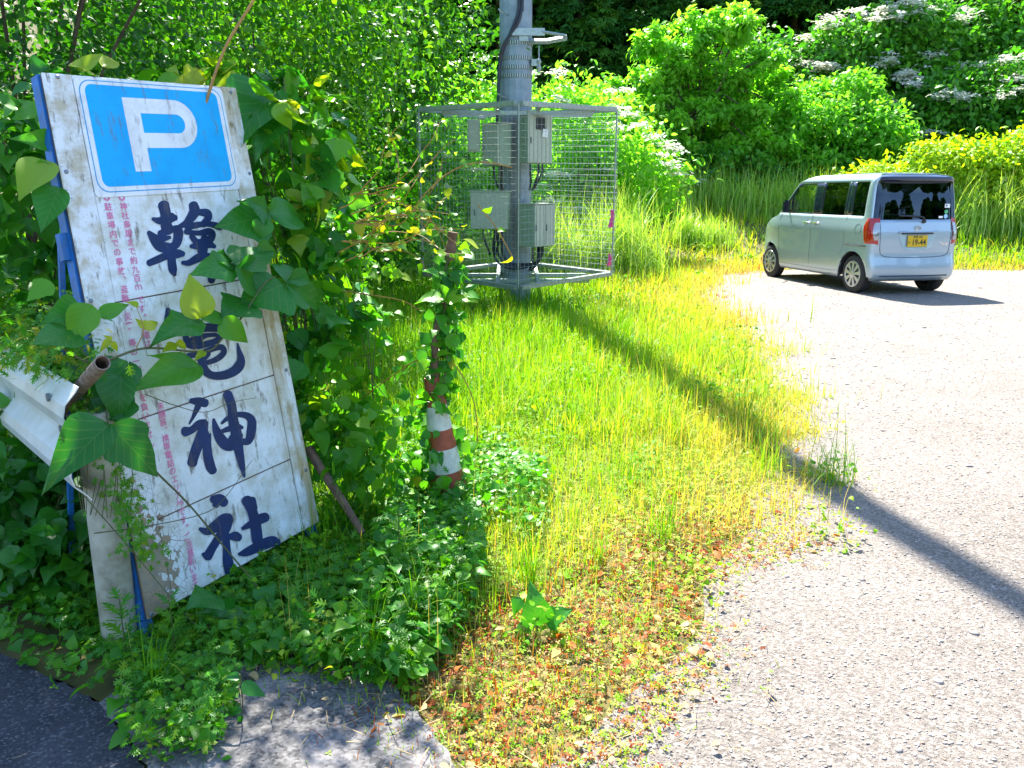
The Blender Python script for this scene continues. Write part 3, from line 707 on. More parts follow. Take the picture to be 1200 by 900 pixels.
# blue steel legs and hinge bracket
def leg_pts(p, q): return [tuple(np.array(p)-ORG), tuple(np.array(q)-ORG)]
mb = MB(); p = BL+u_*.02-NN*.035; sbox(mb, -.004, .032, -.10, -.003, -.055, -.02); mb.build('foot', M['blue'], sign)
mb = MB(); sbox(mb, LU-.03, LU+.004, -.10, -.003, -.055, -.02); mb.build('foot', M['blue'], sign)
hs = px2s(80, 285); mb = MB(); sbox(mb, -.03, -.0045, hs[1]-.05, hs[1]+.04, -.045, -.022); mb.build('hinge', M['blue'], sign)
top = BL+v_*hs[1]-NN*.05-u_*.015; foot = top-NN*.22-v_*hs[1]*.2; foot[2] = 0
mb = MB(); mb.tube([top-ORG, foot-ORG], .012, 4); mb.build('rear_leg', M['blue'], sign)
top = top+u_*(LU-.0); foot = foot+u_*LU; foot[2] = 0
mb = MB(); mb.tube([top-ORG, foot-ORG], .012, 4); mb.build('rear_leg', M['blue'], sign)

# ------------------------------------------------------------------ guardrail
g0 = np.array([-1.30, 2.36, 0]); g1 = np.array([-2.55, 3.72, 0])
dl = (g1-g0); gl = np.linalg.norm(dl); dl /= gl; nl = np.array([dl[1], -dl[0], 0])  # towards the road
if nl[1] > 0: nl = -nl
rail = thing('guardrail', 'end of a white steel guardrail half buried in vines beside the sign', 'guardrail', tuple(g0))
prof = [(.0, .0), (.01, .015), (.042, .05), (.05, .085), (.042, .12), (.0, .16), (.0, .19), (.042, .23), (.05, .265), (.042, .30), (.01, .335), (0, .35)]
zb = .56
v = []; f = []; NS = 24
for i in range(NS+1):
    s = -.05+(gl+1.5)*i/NS
    for (o, z) in prof: v.append(dl*s+nl*(o)+np.array([0, 0, zb+z]))
    for (o, z) in prof: v.append(dl*s+nl*(o-.004)+np.array([0, 0, zb+z]))
m_ = len(prof)
for i in range(NS):
    for k in range(m_-1):
        a = i*2*m_+k; b_ = a+2*m_; f.append((a, a+1, b_+1, b_)); a += m_; b_ += m_; f.append((a, b_, b_+1, a+1))
    for k in (0, m_-1): a = i*2*m_+k; f.append((a, a+m_, a+3*m_, a+2*m_))
for i in (0, NS):
    for k in range(m_-1): a = i*2*m_+k; f.append((a, a+1, a+1+m_, a+m_))
MB().add(v, f).build('beam', M['whitepaint'], rail)
for (s, z) in ((.10, .045), (.18, .175), (.02, .175), (.10, .30)):
    c = dl*s+nl*.0005+np.array([0, 0, zb+z])
    off = .044 if z != .175 else .002
    mb = MB(); c2 = c+nl*off; ring = []
    a1 = dl; a2 = np.array([0, 0, 1.])
    for k in range(12): ring.append(c2+(a1*math.cos(k*.5236)+a2*math.sin(k*.5236))*.013+nl*.006)
    for k in range(12): ring.append(c2+(a1*math.cos(k*.5236)+a2*math.sin(k*.5236))*.013-nl*.004)
    mb.add(ring, [tuple(range(12)), tuple(range(12, 24))[::-1]]+[(k, (k+1) % 12, 12+(k+1) % 12, 12+k) for k in range(12)]); mb.build('bolt', M['galvdark'], rail)
M['postpaint'] = simple('grimy_cream_paint', (.44, .42, .32), .5, c2=(.22, .20, .13), scale=9, bump=.15)
for s in (.10, 1.9):
    c = dl*s-nl*.075
    MB().lathe([(.0, .80), (.05, .795), (.057, .78), (.057, 0)], n=20, c=(c[0], c[1], 0)).build('post', M['postpaint'], rail, smooth=True)
    mb = MB(); Mx = Matrix.Translation(Vector(c+nl*.045)) @ Matrix.Rotation(math.atan2(dl[1], dl[0]), 4, 'Z'); mb.box((0, 0, .73), (.07, .05, .12), Mx); mb.build('spacer', M['galvdark'], rail)
# open steel pipe poking out over the rail
pe = at(120, 425, 2.28); pb = at(84, 466, 2.56); pb = pb+(pb-pe)*.9
pp = thing('steel_pipe', 'rusty open-ended steel pipe sticking out over the guardrail end', 'pipe', (float(pb[0]), float(pb[1]), float(pb[2])))
mb = MB(); n_ = 18; d_ = (pe-pb)/np.linalg.norm(pe-pb)
x_ = np.cross(d_, [0, 0, 1]); x_ /= np.linalg.norm(x_); y_ = np.cross(x_, d_); rings = []
for (r_, L_) in ((.022, 0), (.022, 1), (.0185, 1), (.0185, .3)):
    for k in range(n_): rings.append((pe-pb)*L_+(x_*math.cos(k*2*math.pi/n_)+y_*math.sin(k*2*math.pi/n_))*r_)
mb.add(rings, [(i*n_+k, i*n_+(k+1) % n_, (i+1)*n_+(k+1) % n_, (i+1)*n_+k) for i in range(3) for k in range(n_)]+[tuple(3*n_+k for k in range(n_))])
mb.build('tube', M['rust'], pp, smooth=True)

# ------------------------------------------------------------------ cone, stake, branches
cb = gnd(530, 602); c0 = (float(cb[0]), float(cb[1]), 0)
cone = thing('traffic_cone', 'faded red and white striped traffic cone wrapped in creeper', 'traffic cone', c0)
M['conered'] = simple('faded_cone_red', (.36, .075, .035), .6, noise=.4, scale=22)
M['conewhite'] = simple('dirty_cone_white', (.62, .62, .56), .6, noise=.3, scale=22)
ln = Matrix.Rotation(R(-7), 4, 'Y'); Hc = .66
def cone_r(z): return .098-.062*z/Hc
cuts = [.02, .13, .22, .33, .42, .53, Hc]
for k in range(len(cuts)-1):
    a, b_ = cuts[k], cuts[k+1]; pr = [(cone_r(a), a), (cone_r((a+b_)/2), (a+b_)/2), (cone_r(b_), b_)]
    if k == len(cuts)-2: pr.append((cone_r(b_)*.7, b_))
    o = MB().lathe(pr, n=22).build('stripe', M['conewhite' if k % 2 == 0 else 'conered'], cone, smooth=True); o.data.transform(ln)
o = MB().box((0, 0, .012), (.30, .30, .024)).build('base_plate', M['conered'], cone, bevel=.006)
st = thing('wooden_stake', 'bark-covered wooden stake standing in the striped cone', 'stake', c0)
p1 = at(531, 272, 3.64)-np.array(c0)
pts = catmull([(-.01, .01, .02), (-.05, .01, .45), (-.065, .0, .8), (p1[0]-.03, p1[1], 1.05), (p1[0]-.012, p1[1], 1.22), tuple(p1)], 4)
MB().tube(pts, [.021+.004*math.sin(i*1.3) for i in range(len(pts))], 10).build('stake', M['wood'], st, smooth=True)
pts = catmull([at(362, 525, 3.36), at(376, 550, 3.3), at(398, 582, 3.2), at(425, 625, 3.12)], 6)
tag(MB().tube(pts, [.022-.008*i/len(pts) for i in range(len(pts))], 8).build('dead_branch', M['wood'], None, smooth=True), 'bare brown dead branch leaning beside the right edge of the sign', 'branch')
pts = catmull([at(232, 150, 3.4), at(262, 60, 3.5), at(300, -5, 3.6), at(312, -40, 3.7)], 5)
tag(MB().tube(pts, .006, 6).build('dry_stalk', M['yellowstem'], None, smooth=True), 'long pale dry stalk slanting up behind the top of the sign', 'stalk')

# ------------------------------------------------------------------ utility pole
PX, PY = .05, 11.46
pole = thing('utility_pole', 'tall grey steel utility pole rising through the wire cage', 'utility pole', (PX, PY, 0))
MB().lathe([(.215, -.1), (.212, 4), (.13, 10), (.08, 14), (.0, 14.02)], n=16).build('shaft', M['pole'], pole, smooth=False)
def zpx(y, Y=PY-.2): return float(at(604, y, Y)[2])
def perforated():
    m, nt, b = mat('perforated_band'); tc = nt.nodes.new('ShaderNodeTexCoord'); s_ = nt.nodes.new('ShaderNodeSeparateXYZ'); nt.links.new(tc.outputs['Object'], s_.inputs[0])
    def ma(op, *i_):
        q = nt.nodes.new('ShaderNodeMath'); q.operation = op
        for k, v_ in enumerate(i_):
            if isinstance(v_, (int, float)): q.inputs[k].default_value = v_
            else: nt.links.new(v_, q.inputs[k])
        return q.outputs[0]
    dots = ma('LESS_THAN', ma('FRACT', ma('MULTIPLY', ma('ARCTAN2', s_.outputs[1], s_.outputs[0]), 7.0)), .45)
    nt.links.new(ramp(nt, [(.4, (.36, .42, .40)), (.6, (.05, .06, .06))], dots), b.inputs['Base Color']); b.inputs['Roughness'].default_value = .5; b.inputs['Metallic'].default_value = .3; return m
M['perf'] = perforated()
def strap(z, hgt=.045):
    mb = MB().lathe([(.214, z-hgt/2), (.222, z-hgt/2), (.222, z+hgt/2), (.214, z+hgt/2)], n=16)
    o = mb.build('band', M['perf'], pole)
for y in (49, 67, 78, 88, 151): strap(zpx(y))
for y in (17, 115, -60, -110):
    z = zpx(y); mb = MB().tube([(-.10, -.18, z), (-.19, -.30, z+.01), (-.22, -.34, z+.035)], .009, 6); mb.build('step_bolt', M['galv'], pole)
zb_ = zpx(38)
mb = MB(); mb.box((.16, -.235, zb_), (.42, .035, .09)); mb.box((.10, -.16, zb_-.03), (.12, .14, .16)); mb.build('bracket', M['galv'], pole, bevel=.004)
mb = MB(); mb.tube([(.34, -.24, zb_), (.64, -.26, zb_-.05)], .02, 6); mb.tube([(.12, -.10, zb_-.09), (.40, -.16, zb_-.10), (.65, -.24, zb_-.07)], .035, 4); mb.build('bracket_arm', M['galv'], pole)
zi = zpx(72); mb = MB(); mb.box((.255, -.1, zi), (.10, .06, .08)); mb.lathe([(.0, zi-.12), (.02, zi-.12), (.035, zi-.06), (.02, zi-.03), (.035, zi+.01), (.018, zi+.04), (.008, zi+.05), (.008, zi+.2), (0, zi+.2)], n=10, c=(.30, -.12, 0)); mb.build('insulator', M['galv'], pole)
for k, (x0, off) in enumerate(((.05, .0), (.01, .05))):
    pts = catmull([(x0+.02, -.24, 7), (x0+.03, -.24, zpx(-20)), (x0+.02, -.245, zpx(12)), (x0-.04, -.25, zpx(30)), (-.15+off*.4, -.22, zpx(52)), (-.21+off*.3, -.18, zpx(72)), (-.23, -.18, zpx(110)), (-.25, -.2, zpx(150)), (-.27, -.22, zpx(162))], 6)
    MB().tube(pts, .021-.004*k, 8).build('cable', M['cable'], pole, smooth=True)
MB().box((0, -.222, 1.6), (.12, .03, 2.0)).build('cable_channel', M['galvdark'], pole, bevel=.004)

# cage
cage = thing('wire_cage', 'square galvanised wire mesh cage hung round the utility pole', 'cage', (PX, PY, 0)); cage.rotation_euler = (R(2.3), 0, 0)
cc = np.array([.075-PX, 11.27-PY]); HD = 1.29
K4 = [np.array([cc[0], cc[1]-HD]), np.array([cc[0]+HD, cc[1]]), np.array([cc[0], cc[1]+HD]), np.array([cc[0]-HD, cc[1]])]
ZT, ZB = 2.53, .40
def bar(mb, a, b_, wd, ht):
    a = Vector(a); b_ = Vector(b_); L_ = (b_-a).length; ang = math.atan2(b_.y-a.y, b_.x-a.x)
    mb.box((0, 0, 0), (L_, wd, ht), Matrix.Translation((a+b_)/2) @ Matrix.Rotation(ang, 4, 'Z'))
for i in range(4):
    a, b_ = K4[i], K4[(i+1) % 4]; d_ = (b_-a)/np.linalg.norm(b_-a); n2 = np.array([d_[1], -d_[0]])
    for z, hh in ((ZT, .06), (ZB, .05)):
        mb = MB(); s_ = .04; bar(mb, (*(a+d_*s_), z), (*(b_-d_*s_), z), .07, hh); mb.build('frame_rail', M['galv'], cage, bevel=.004)
    mb = MB(); L_ = np.linalg.norm(b_-a); k = int(L_/.07)
    for j in range(k+1):
        p = a+d_*(L_*j/k)+n2*.04; mb.tube([(*p, ZB-.02), (*p, ZT+.0)], .0015, 4, caps=False)
    for j in range(int((ZT-ZB)/.075)):
        z = ZB+.03+.075*j; p = a+n2*.046; q = b_+n2*.046; mb.tube([(*p, z), (*q, z)], .0015, 4, caps=False)
    mb.build('mesh_panel', M['wire'], cage)
for i in range(4):
    mb = MB(); mb.tube([(*K4[i], ZB), (*K4[i], ZT)], .012, 6); mb.build('corner_post', M['galv'], cage)
for z in (ZT, ZB):
    for sx in (-.26, .26):
        mb = MB(); half = HD-abs(sx)-.05
        bar(mb, (cc[0]+sx, cc[1]-half, z-.002), (cc[0]+sx, cc[1]+half, z-.002), .05, .05); mb.build('cross_rail', M['galv'], cage, bevel=.003)
    for sy in (-.28, .26):
        mb = MB(); half = HD-abs(sy)-.05; bar(mb, (cc[0]-half, cc[1]+sy, z-.056), (cc[0]+half, cc[1]+sy, z-.056), .05, .05); mb.build('cross_rail', M['galv'], cage, bevel=.003)

def ebox(name, label, cx, cy_, z0, z1, w_, dp, rz, ribs=0, window=False, doors=1, sidemat='boxgreen'):
    t = thing(name, label, 'box', (cx, cy_, z0), rz); h_ = z1-z0
    MB().box((0, dp*.5-.02, h_/2), (w_, dp-.04, h_)).build('case', M[sidemat], t, bevel=.006)
    for k in range(doors):
        wx = w_/doors; x = -w_/2+wx*(k+.5); mb = MB().box((x, -.012, h_/2), (wx-.006, .022, h_-.012)); dr = mb.build('door', M['boxpale'], t, bevel=.004)
        if ribs:
            mb = MB()
            for j in range(ribs): mb.box((x-wx/2+wx*(j+.5)/ribs, -.026, h_/2), (.008, .006, h_*.94))
            mb.build('rib', M['boxpale'], dr)
        MB().box((x-wx*.38, -.03, h_*.45), (.012, .012, .08)).build('latch', M['galvdark'], dr)
    mb = MB().box((0, dp/2-.02, h_+.008), (w_+.03, dp+.02, .014)); mb.build('rain_lid', M['boxpale'], t, bevel=.003)
    if window:
        MB().box((.0, -.034, h_*.78), (.13, .012, .15)).build('meter_window', M['black'], t, bevel=.003)
        o = MB().box((.01, -.045, h_*.60), (.08, .003, .10), Matrix.Rotation(R(8), 4, 'Y')).build('paper_tag', simple('white_paper', (.8, .8, .8), .7), t)
    MB().box((0, dp-.01, h_/2), (.10, .05, .04)).build('mount', M['galvdark'], t)
    for x in (-w_*.2, w_*.15, w_*.3):
        MB().tube(catmull([(x, dp*.4, 0.01), (x, dp*.4, -.1), (x*.6, dp*.5, -.22), (x*.3, dp*.8, -.34)], 4), .014, 6).build('cable', M['cable'], t, smooth=True)
    return t
Y0 = 11.05
ebox('equipment_box', 'grey-green equipment box high on the left of the caged pole', -.27, Y0-.0, 1.81, 2.33, .40, .22, R(-58)+R(0), sidemat='boxgreen')
ebox('equipment_box', 'tall ribbed equipment box with dark window and white paper tag, upper right on pole', .35, Y0-.08, 1.84, 2.47, .38, .24, R(32), ribs=6, window=True)
ebox('equipment_box', 'wide pale equipment box low on the left of the caged pole', -.30, Y0-.08, 1.0, 1.48, .50, .22, R(-12), ribs=8)
ebox('equipment_box', 'two-door ribbed equipment box low on the right of the caged pole', .42, Y0-.06, .78, 1.32, .42, .30, R(48), ribs=3, doors=2)
cb_ = thing('junction_box', 'small pale junction box behind the upper left equipment box', 'box', (-.50, Y0+.18, 2.0))
MB().box((0, 0, .2), (.16, .14, .4)).build('case', M['boxpale'], cb_, bevel=.01); MB().box((.0, -.075, .2), (.13, .012, .36)).build('cover', M['boxpale'], cb_, bevel=.003); MB().lathe([(.0, .46), (.05, .45), (.06, .405)], n=14, c=(.1, -.02, 0)).build('cap', M['boxpale'], cb_, smooth=True)
for k in range(3):
    pts = catmull([(-.28+.05*k, -.30, .98), (-.30+.06*k, -.30, .7), (-.2+.05*k, -.31, .52+.02*k), (.05, -.30, .47+.03*k), (.28, -.30, .56), (.36-.03*k, -.32, .76)], 6)
    MB().tube(pts, .016, 6).build('cable', M['cable'], pole, smooth=True)
def ribbon(x, y, label):
    p = at(x, y, 11.22); t = thing('pink_ribbon', label, 'ribbon', tuple(map(float, p)))
    for s in (-1, 1):
        v = []; 
        for i in range(7):
            f_ = i/6; v += [(s*.02*f_+.01*math.sin(5*f_)-.02, .01*s, -.22*f_+.03), (s*.02*f_+.01*math.sin(5*f_)+.025, .02*s, -.22*f_+.035)]
        me = MB().add(v, [(2*i, 2*i+1, 2*i+3, 2*i+2) for i in range(6)]); o = me.build('tail', M['pink'], t); md = o.modifiers.new('s', 'SOLIDIFY'); md.thickness = .002
    bmk = MB().box((0, 0, .03), (.05, .03, .04)); bmk.build('knot', M['pink'], t, bevel=.01)
ribbon(717, 250, 'pink ribbon tied to the right corner of the wire cage')
ribbon(714, 300, 'smaller pink ribbon low on the right corner of the cage, under the other')
bpy.data.objects['pink_ribbon.001'].scale = (.7, .7, .7)

# ------------------------------------------------------------------ minivan
CA = .205
wl = gnd(1004, 343.2); ex = np.array([math.cos(CA), math.sin(CA), 0]); O = wl-ex*.08
van = thing('minivan', 'silver-blue boxy minivan with yellow licence plate parked on pale gravel', 'car', (float(O[0]), float(O[1]), 0), CA)
def carpaint():
    m, nt, b = mat('silver_blue_paint')
    b.inputs['Base Color'].default_value = (.35, .44, .50, 1); b.inputs['Metallic'].default_value = .45; b.inputs['Roughness'].default_value = .36
    b.inputs['Coat Weight'].default_value = 1.0; b.inputs['Coat Roughness'].default_value = .05; return m
M['paint'] = carpaint()
def glassmat(name, tint, refl, ior=1.6):
    m = bpy.data.materials.new(name); m.use_nodes = True; nt = m.node_tree; nt.nodes.remove(nt.nodes['Principled BSDF'])
    tr = nt.nodes.new('ShaderNodeBsdfTransparent'); tr.inputs[0].default_value = (*tint, 1)
    gl = nt.nodes.new('ShaderNodeBsdfGlossy'); gl.inputs['Color'].default_value = (*refl, 1); gl.inputs['Roughness'].default_value = .015
    fr_ = nt.nodes.new('ShaderNodeFresnel'); fr_.inputs[0].default_value = ior
    ms = nt.nodes.new('ShaderNodeMixShader'); nt.links.new(fr_.outputs[0], ms.inputs[0]); nt.links.new(tr.outputs[0], ms.inputs[1]); nt.links.new(gl.outputs[0], ms.inputs[2])
    nt.links.new(ms.outputs[0], nt.nodes['Material Output'].inputs[0]); return m
M['glass'] = glassmat('clear_glass', (.62, .68, .62), (1, 1, 1)); M['privacy'] = glassmat('privacy_glass', (.05, .065, .06), (.42, .52, .72), 1.7)  # privacy reflection tinted blue to deepen the mirrored sky
M['gloss_black'] = simple('gloss_black', (.008, .012, .03), .12, coat=.6)
M['trim'] = simple('black_trim', (.018, .02, .024), .5)
M['tyre'] = simple('tyre_rubber', (.018, .018, .02), .8, bump=.2, scale=60)
M['rim'] = simple('wheel_cover_silver', (.45, .47, .49), .3, metal=.6)
M['redlens'] = simple('red_tail_lens', (.36, .002, .004), .12, coat=.8)
M['clearlens'] = simple('smoked_clear_lens', (.30, .32, .34), .1, metal=.4, coat=.8)
M['chrome'] = simple('chrome', (.75, .77, .8), .12, metal=1)
M['plate'] = simple('yellow_plate', (.62, .40, .006), .5)
M['seat'] = simple('seat_cloth', (.10, .095, .09), .9)
XC = .70
ZL = [.21, .27, .31, .38, .46, .54, .62, .69, .72, .80, .88, .93, .98, 1.04, 1.09, 1.135, 1.22, 1.32, 1.45, 1.56, 1.625, 1.66, 1.695, 1.725, 1.742, 1.75]
I_ = lambda z, a, b_: float(np.interp(z, a, b_))
def Wd(z): return I_(z, [.2, .3, .5, .7, .80, .92, 1.0, 1.1, 1.4, 1.62, 1.68, 1.72, 1.742, 1.75], [.69, .722, .735, .728, .732, .738, .728, .708, .685, .655, .632, .595, .54, .44])
def Y0_(z): return I_(z, [.2, .24, .30, .48, .52, .92, .98, 1.1, 1.35, 1.6, 1.66, 1.70, 1.735, 1.75], [-.38, -.42, -.435, -.43, -.405, -.40, -.385, -.365, -.345, -.315, -.34, -.33, -.27, -.15])
def Y1_(z): return I_(z, [.2, .3, .46, .7, .85, .95, 1.04, 1.09, 1.135, 1.22, 1.45, 1.625, 1.66, 1.695, 1.725, 1.742, 1.75], [2.92, 2.97, 2.985, 2.97, 2.93, 2.85, 2.66, 2.45, 2.37, 2.27, 2.05, 1.88, 1.80, 1.70, 1.55, 1.4, 1.2])
TK = [-.27, -.24, -.20, -.165, -.13, -.09, -.04, .01, .06, .11, .17, .22, .27, .31, .345, .375, .42, .6, .78, .96, 1.05, 1.21, 1.24, 1.45, 1.66, 1.84, 1.95, 2.05, 2.12, 2.15, 2.19, 2.24, 2.30, 2.36, 2.42, 2.48, 2.54, 2.60, 2.66, 2.72, 2.76, 2.80, 2.835]
RX = [-.56, -.53, -.3, 0, .3, .53, .56]          # rear/front x ticks (fraction handled below)
def taper(y): return .13*max(0, (y-2.15)/.8)**2
AR = ((.04, .345), (2.495, .345))
def contour(z):
    Wz, a, b_ = Wd(z), Y0_(z), Y1_(z); r = .11 if z < 1.7 else .2; r = min(r, Wz*.5); rf = .10 if z < 1.1 else .07
    pts = []; n = len(TK)
    for x in RX: pts.append((x/.60*(Wz-r), a+ (abs(x)/.6)**2*.035))
    for k in range(1, 6): t = math.pi/2*k/6; pts.append((Wz-r+r*math.sin(t), a+.035+r*(1-math.cos(t))))
    for i, y in enumerate(TK): yy_ = min(max(y, a+.035+r+.002*i), b_-.06-rf-.003*(n-i)); pts.append((Wz-taper(yy_), yy_))
    for k in range(1, 6): t = math.pi/2*k/6; yy_ = b_-.06-rf+rf*math.sin(t); pts.append((Wz-taper(yy_)-rf*(1-math.cos(t)), yy_))
    wf = Wz-taper(b_)-rf
    for x in RX[::-1]: pts.append((x/.60*wf, b_-.06*(abs(x)/.6)**2))
    left = []
    for k in range(5, 0, -1): t = math.pi/2*k/6; yy_ = b_-.06-rf+rf*math.sin(t); left.append((-(Wz-taper(yy_)-rf*(1-math.cos(t))), yy_))
    for i in range(n-1, -1, -1): yy_ = min(max(TK[i], a+.035+r+.002*i), b_-.06-rf-.003*(n-i)); left.append((-(Wz-taper(yy_)), yy_))
    for k in range(5, 0, -1): t = math.pi/2*k/6; left.append((-(Wz-r+r*math.sin(t)), a+.035+r*(1-math.cos(t))))
    return pts+left
cont = [contour(z) for z in ZL]; NC = len(cont[0]); nT = len(TK)
iR = range(0, 6); sR0 = 7+5; sF = sR0+nT; fr0 = sF+5; sL0 = fr0+7+5      # index offsets
def pt(li, k):
    x, y = cont[li][k]; z = ZL[li]
    if abs(x) > Wd(z)-.06 and z < .75:
        for c, r in AR:
            d = abs(y-c)
            if d < r: z = max(z, .28+math.sqrt(r*r-d*d))
    return (x+XC, y, z)
def cell_kind(li, k):
    """what the panel between levels li, li+1 and contour points k, k+1 is"""
    z0, z1 = ZL[li], ZL[li+1]; k2 = (k+1) % NC
    side = None
    if sR0 <= k < sR0+nT-1: side, t0, t1 = 'R', TK[k-sR0], TK[k-sR0+1]
    elif sL0 <= k < sL0+nT-1: side = 'L'; i = nT-1-(k-sL0); t0, t1 = TK[i-1], TK[i]
    win = z0 >= 1.134 and z1 <= 1.626
    if side and win:
        ymid = (cont[li][k][1]+cont[li][k2][1])/2; tm = (t0+t1)/2
        lim = Y1_((z0+z1)/2)-.06-.07
        if ymid > lim-.08: return 'black'
        if -.13 <= tm <= .17: return 'privacy'
        if .17 < tm < .375: return 'black'
        if .375 <= tm <= .96: return 'privacy'
        if .96 < tm < 1.24: return 'black'
        if 1.24 <= tm <= 1.84: return 'glass'
        if 1.84 < tm < 1.95: return 'black'
        if tm >= 1.95: return 'glass' if z1 < 1.5 else 'black'
        return 'paint'
    if side and z0 >= 1.134 and z1 <= 1.67 and False: return 'black'
    if (k < 6) or k in (6, 7, NC-1, NC-2, NC-3):
        if k in (7, NC-2, NC-3) and False: return 'paint'
        if 1.085 < z0 and z1 < 1.63: return 'rearglass'
        if 1.62 < z0 and z1 < 1.745 : return 'spoiler'
    if fr0-2 <= k < fr0+8 and z0 >= 1.134 and z1 <= 1.67: return 'glass' if fr0 <= k < fr0+6 else 'black'
    return 'paint'
def part_key(li, k):
    kd = cell_kind(li, k)
    if kd in ('privacy', 'glass', 'black'):
        x = np.mean([cont[li][k][0], cont[li][(k+1) % NC][0]]); y = np.mean([cont[li][k][1], cont[li][(k+1) % NC][1]])
        i = k-sR0 if sR0 <= k < sR0+nT else nT-1-(k-sL0) if sL0 <= k < sL0+nT else 99
        if kd == 'glass' and i > 90: return 'glass_front'
        if kd == 'black': return 'black_%d_%d' % (x > 0, 0 if y < .3 else 1 if y < 1.4 else 2)
        return '%s_%d_%d' % (kd, x > 0, 0 if y < .25 else 1 if y < 1.1 else 2 if y < 1.85 else 3)
    return kd
groups = {}
for li in range(len(ZL)-1):
    for k in range(NC):
        k2 = (k+1) % NC; q = [pt(li, k), pt(li, k2), pt(li+1, k2), pt(li+1, k)]
        u = []
        for p in q:
            if not any((Vector(p)-Vector(o)).length < 1e-5 for o in u): u.append(p)
        if len(u) >= 3: groups.setdefault(part_key(li, k), []).append(u)
# roof cap
lt = [pt(len(ZL)-1, k) for k in range(NC)]; c_ = (XC, .55, 0)
prev = lt
for s, dz in ((.75, .012), (.4, .02), (.0, .022)):
    cur = [(c_[0]+(p[0]-c_[0])*s, c_[1]+(p[1]-c_[1])*s, 1.75+dz) for p in lt]
    for k in range(NC):
        k2 = (k+1) % NC; q = [prev[k], prev[k2], cur[k2], cur[k]] if s > 0 else [prev[k], prev[k2], cur[0]]
        groups['paint'].append(q)
    prev = cur
def soup(name, faces, m_, parent, off=0.0, ang=32, thick=0):
    bm = bmesh.new(); 
    for q in faces:
        try: bm.faces.new([bm.verts.new(p) for p in q])
        except ValueError: pass
    bmesh.ops.remove_doubles(bm, verts=bm.verts, dist=1e-4)
    bmesh.ops.dissolve_degenerate(bm, edges=bm.edges, dist=1e-5)
    bmesh.ops.recalc_face_normals(bm, faces=bm.faces); bm.normal_update()
    if off:
        for v_ in bm.verts: v_.co += v_.normal*off
    me = bpy.data.meshes.new(name); bm.to_mesh(me); bm.free()
    me.polygons.foreach_set('use_smooth', [True]*len(me.polygons)); me.set_sharp_from_angle(angle=R(ang))
    o = link(name, me, parent, m_)
    if thick: md = o.modifiers.new('s', 'SOLIDIFY'); md.thickness = thick; md.offset = -1
    return o
body = soup('body', groups['paint'], M['paint'], van, thick=.006)
for kk in groups:
    if kk.startswith('black'): soup('pillar_trim', groups[kk], M['gloss_black'], van, thick=.006)
    elif kk.startswith('privacy'): soup('rear_side_window', groups[kk], M['privacy'], van)
    elif kk == 'glass_front': soup('windscreen', groups[kk], glassmat('windscreen_glass', (.7, .76, .7), (1, 1, 1), 1.15), van)
    elif kk.startswith('glass'): soup('front_window', groups[kk], M['glass'], van)
soup('rear_spoiler', groups['spoiler'], M['gloss_black'], van, thick=.006)
soup('rear_window', groups['rearglass'], M['privacy'], van)
# helpers for pieces lying on the flank (left side is x ~ 0) and on the tail
def side_x(y, z): return XC-(Wd(z)-taper(y))
def flank_strip(mb, pts, w_=.004, off=.0005):
    P_ = [Vector((side_x(y, z)-off, y, z)) for y, z in pts]
    return mb.tube(P_, w_/2, 4)
def rear_y(x, z): return Y0_(z)+.035*(abs(x-XC)/(Wd(z)-.11))**2
seam = [(1.21, z) for z in (.32, .5, .7, .9, 1.0, 1.13)]
M['seam'] = simple('panel_gap', (.03, .04, .05), .8)
mb = MB(); flank_strip(mb, seam); flank_strip(mb, [(2.14, .30), (2.17, .5), (2.20, .7), (2.21, .9), (2.20, 1.04), (2.17, 1.13)])
flank_strip(mb, [(.36, .56), (.33, .62), (.29, .70), (.285, .9), (.285, 1.13)]); flank_strip(mb, [(.46, .30), (.8, .295), (1.21, .295), (2.14, .30)])
mb.build('door_gap', M['seam'], body)
mb = MB(); flank_strip(mb, [(-.26, .712), (0, .712), (.285, .712)], .022, .0); mb.build('slide_rail', M['trim'], van)
mb = MB(); N_ = 20
flank_strip(mb, [(-.05+.075*math.cos(2*math.pi*k/N_), .95+.075*math.sin(2*math.pi*k/N_)) for k in range(N_+1)], .005); mb.build('fuel_lid', M['seam'], body)
for y in (1.33, 1.07):
    x = side_x(y, 1.0); mb = MB(); mb.tube([(x-.008, y-.085, 1.005), (x-.034, y-.07, 1.005), (x-.038, y, 1.007), (x-.034, y+.07, 1.005), (x-.008, y+.085, 1.005)], .013, 8)
    mb.build('door_handle', M['chrome'], van, smooth=True)
    mb = MB(); ring = [(x-.001, y+.045*math.cos(k*.524), .998+.045*math.sin(k*.524)) for k in range(12)]; mb.add(ring+[(p[0]-.003, p[1], p[2]) for p in ring], [tuple(range(12)), tuple(range(12, 24))[::-1]]+[(k, (k+1) % 12, 12+(k+1) % 12, 12+k) for k in range(12)]); mb.build('handle_cup', M['paint'], van)
# mirrors
for sgn in (-1, 1):
    xm = XC+sgn*(Wd(1.2)+.085); mb = MB(); mb.box((xm, 1.93, 1.25), (.10, .11, .21)); o = mb.build('door_mirror', M['gloss_black'], van, bevel=.03, smooth=True)
    mb = MB(); mb.tube([(xm-sgn*.1, 1.97, 1.17), (xm, 1.95, 1.19)], .018, 6); mb.build('stalk', M['trim'], o)
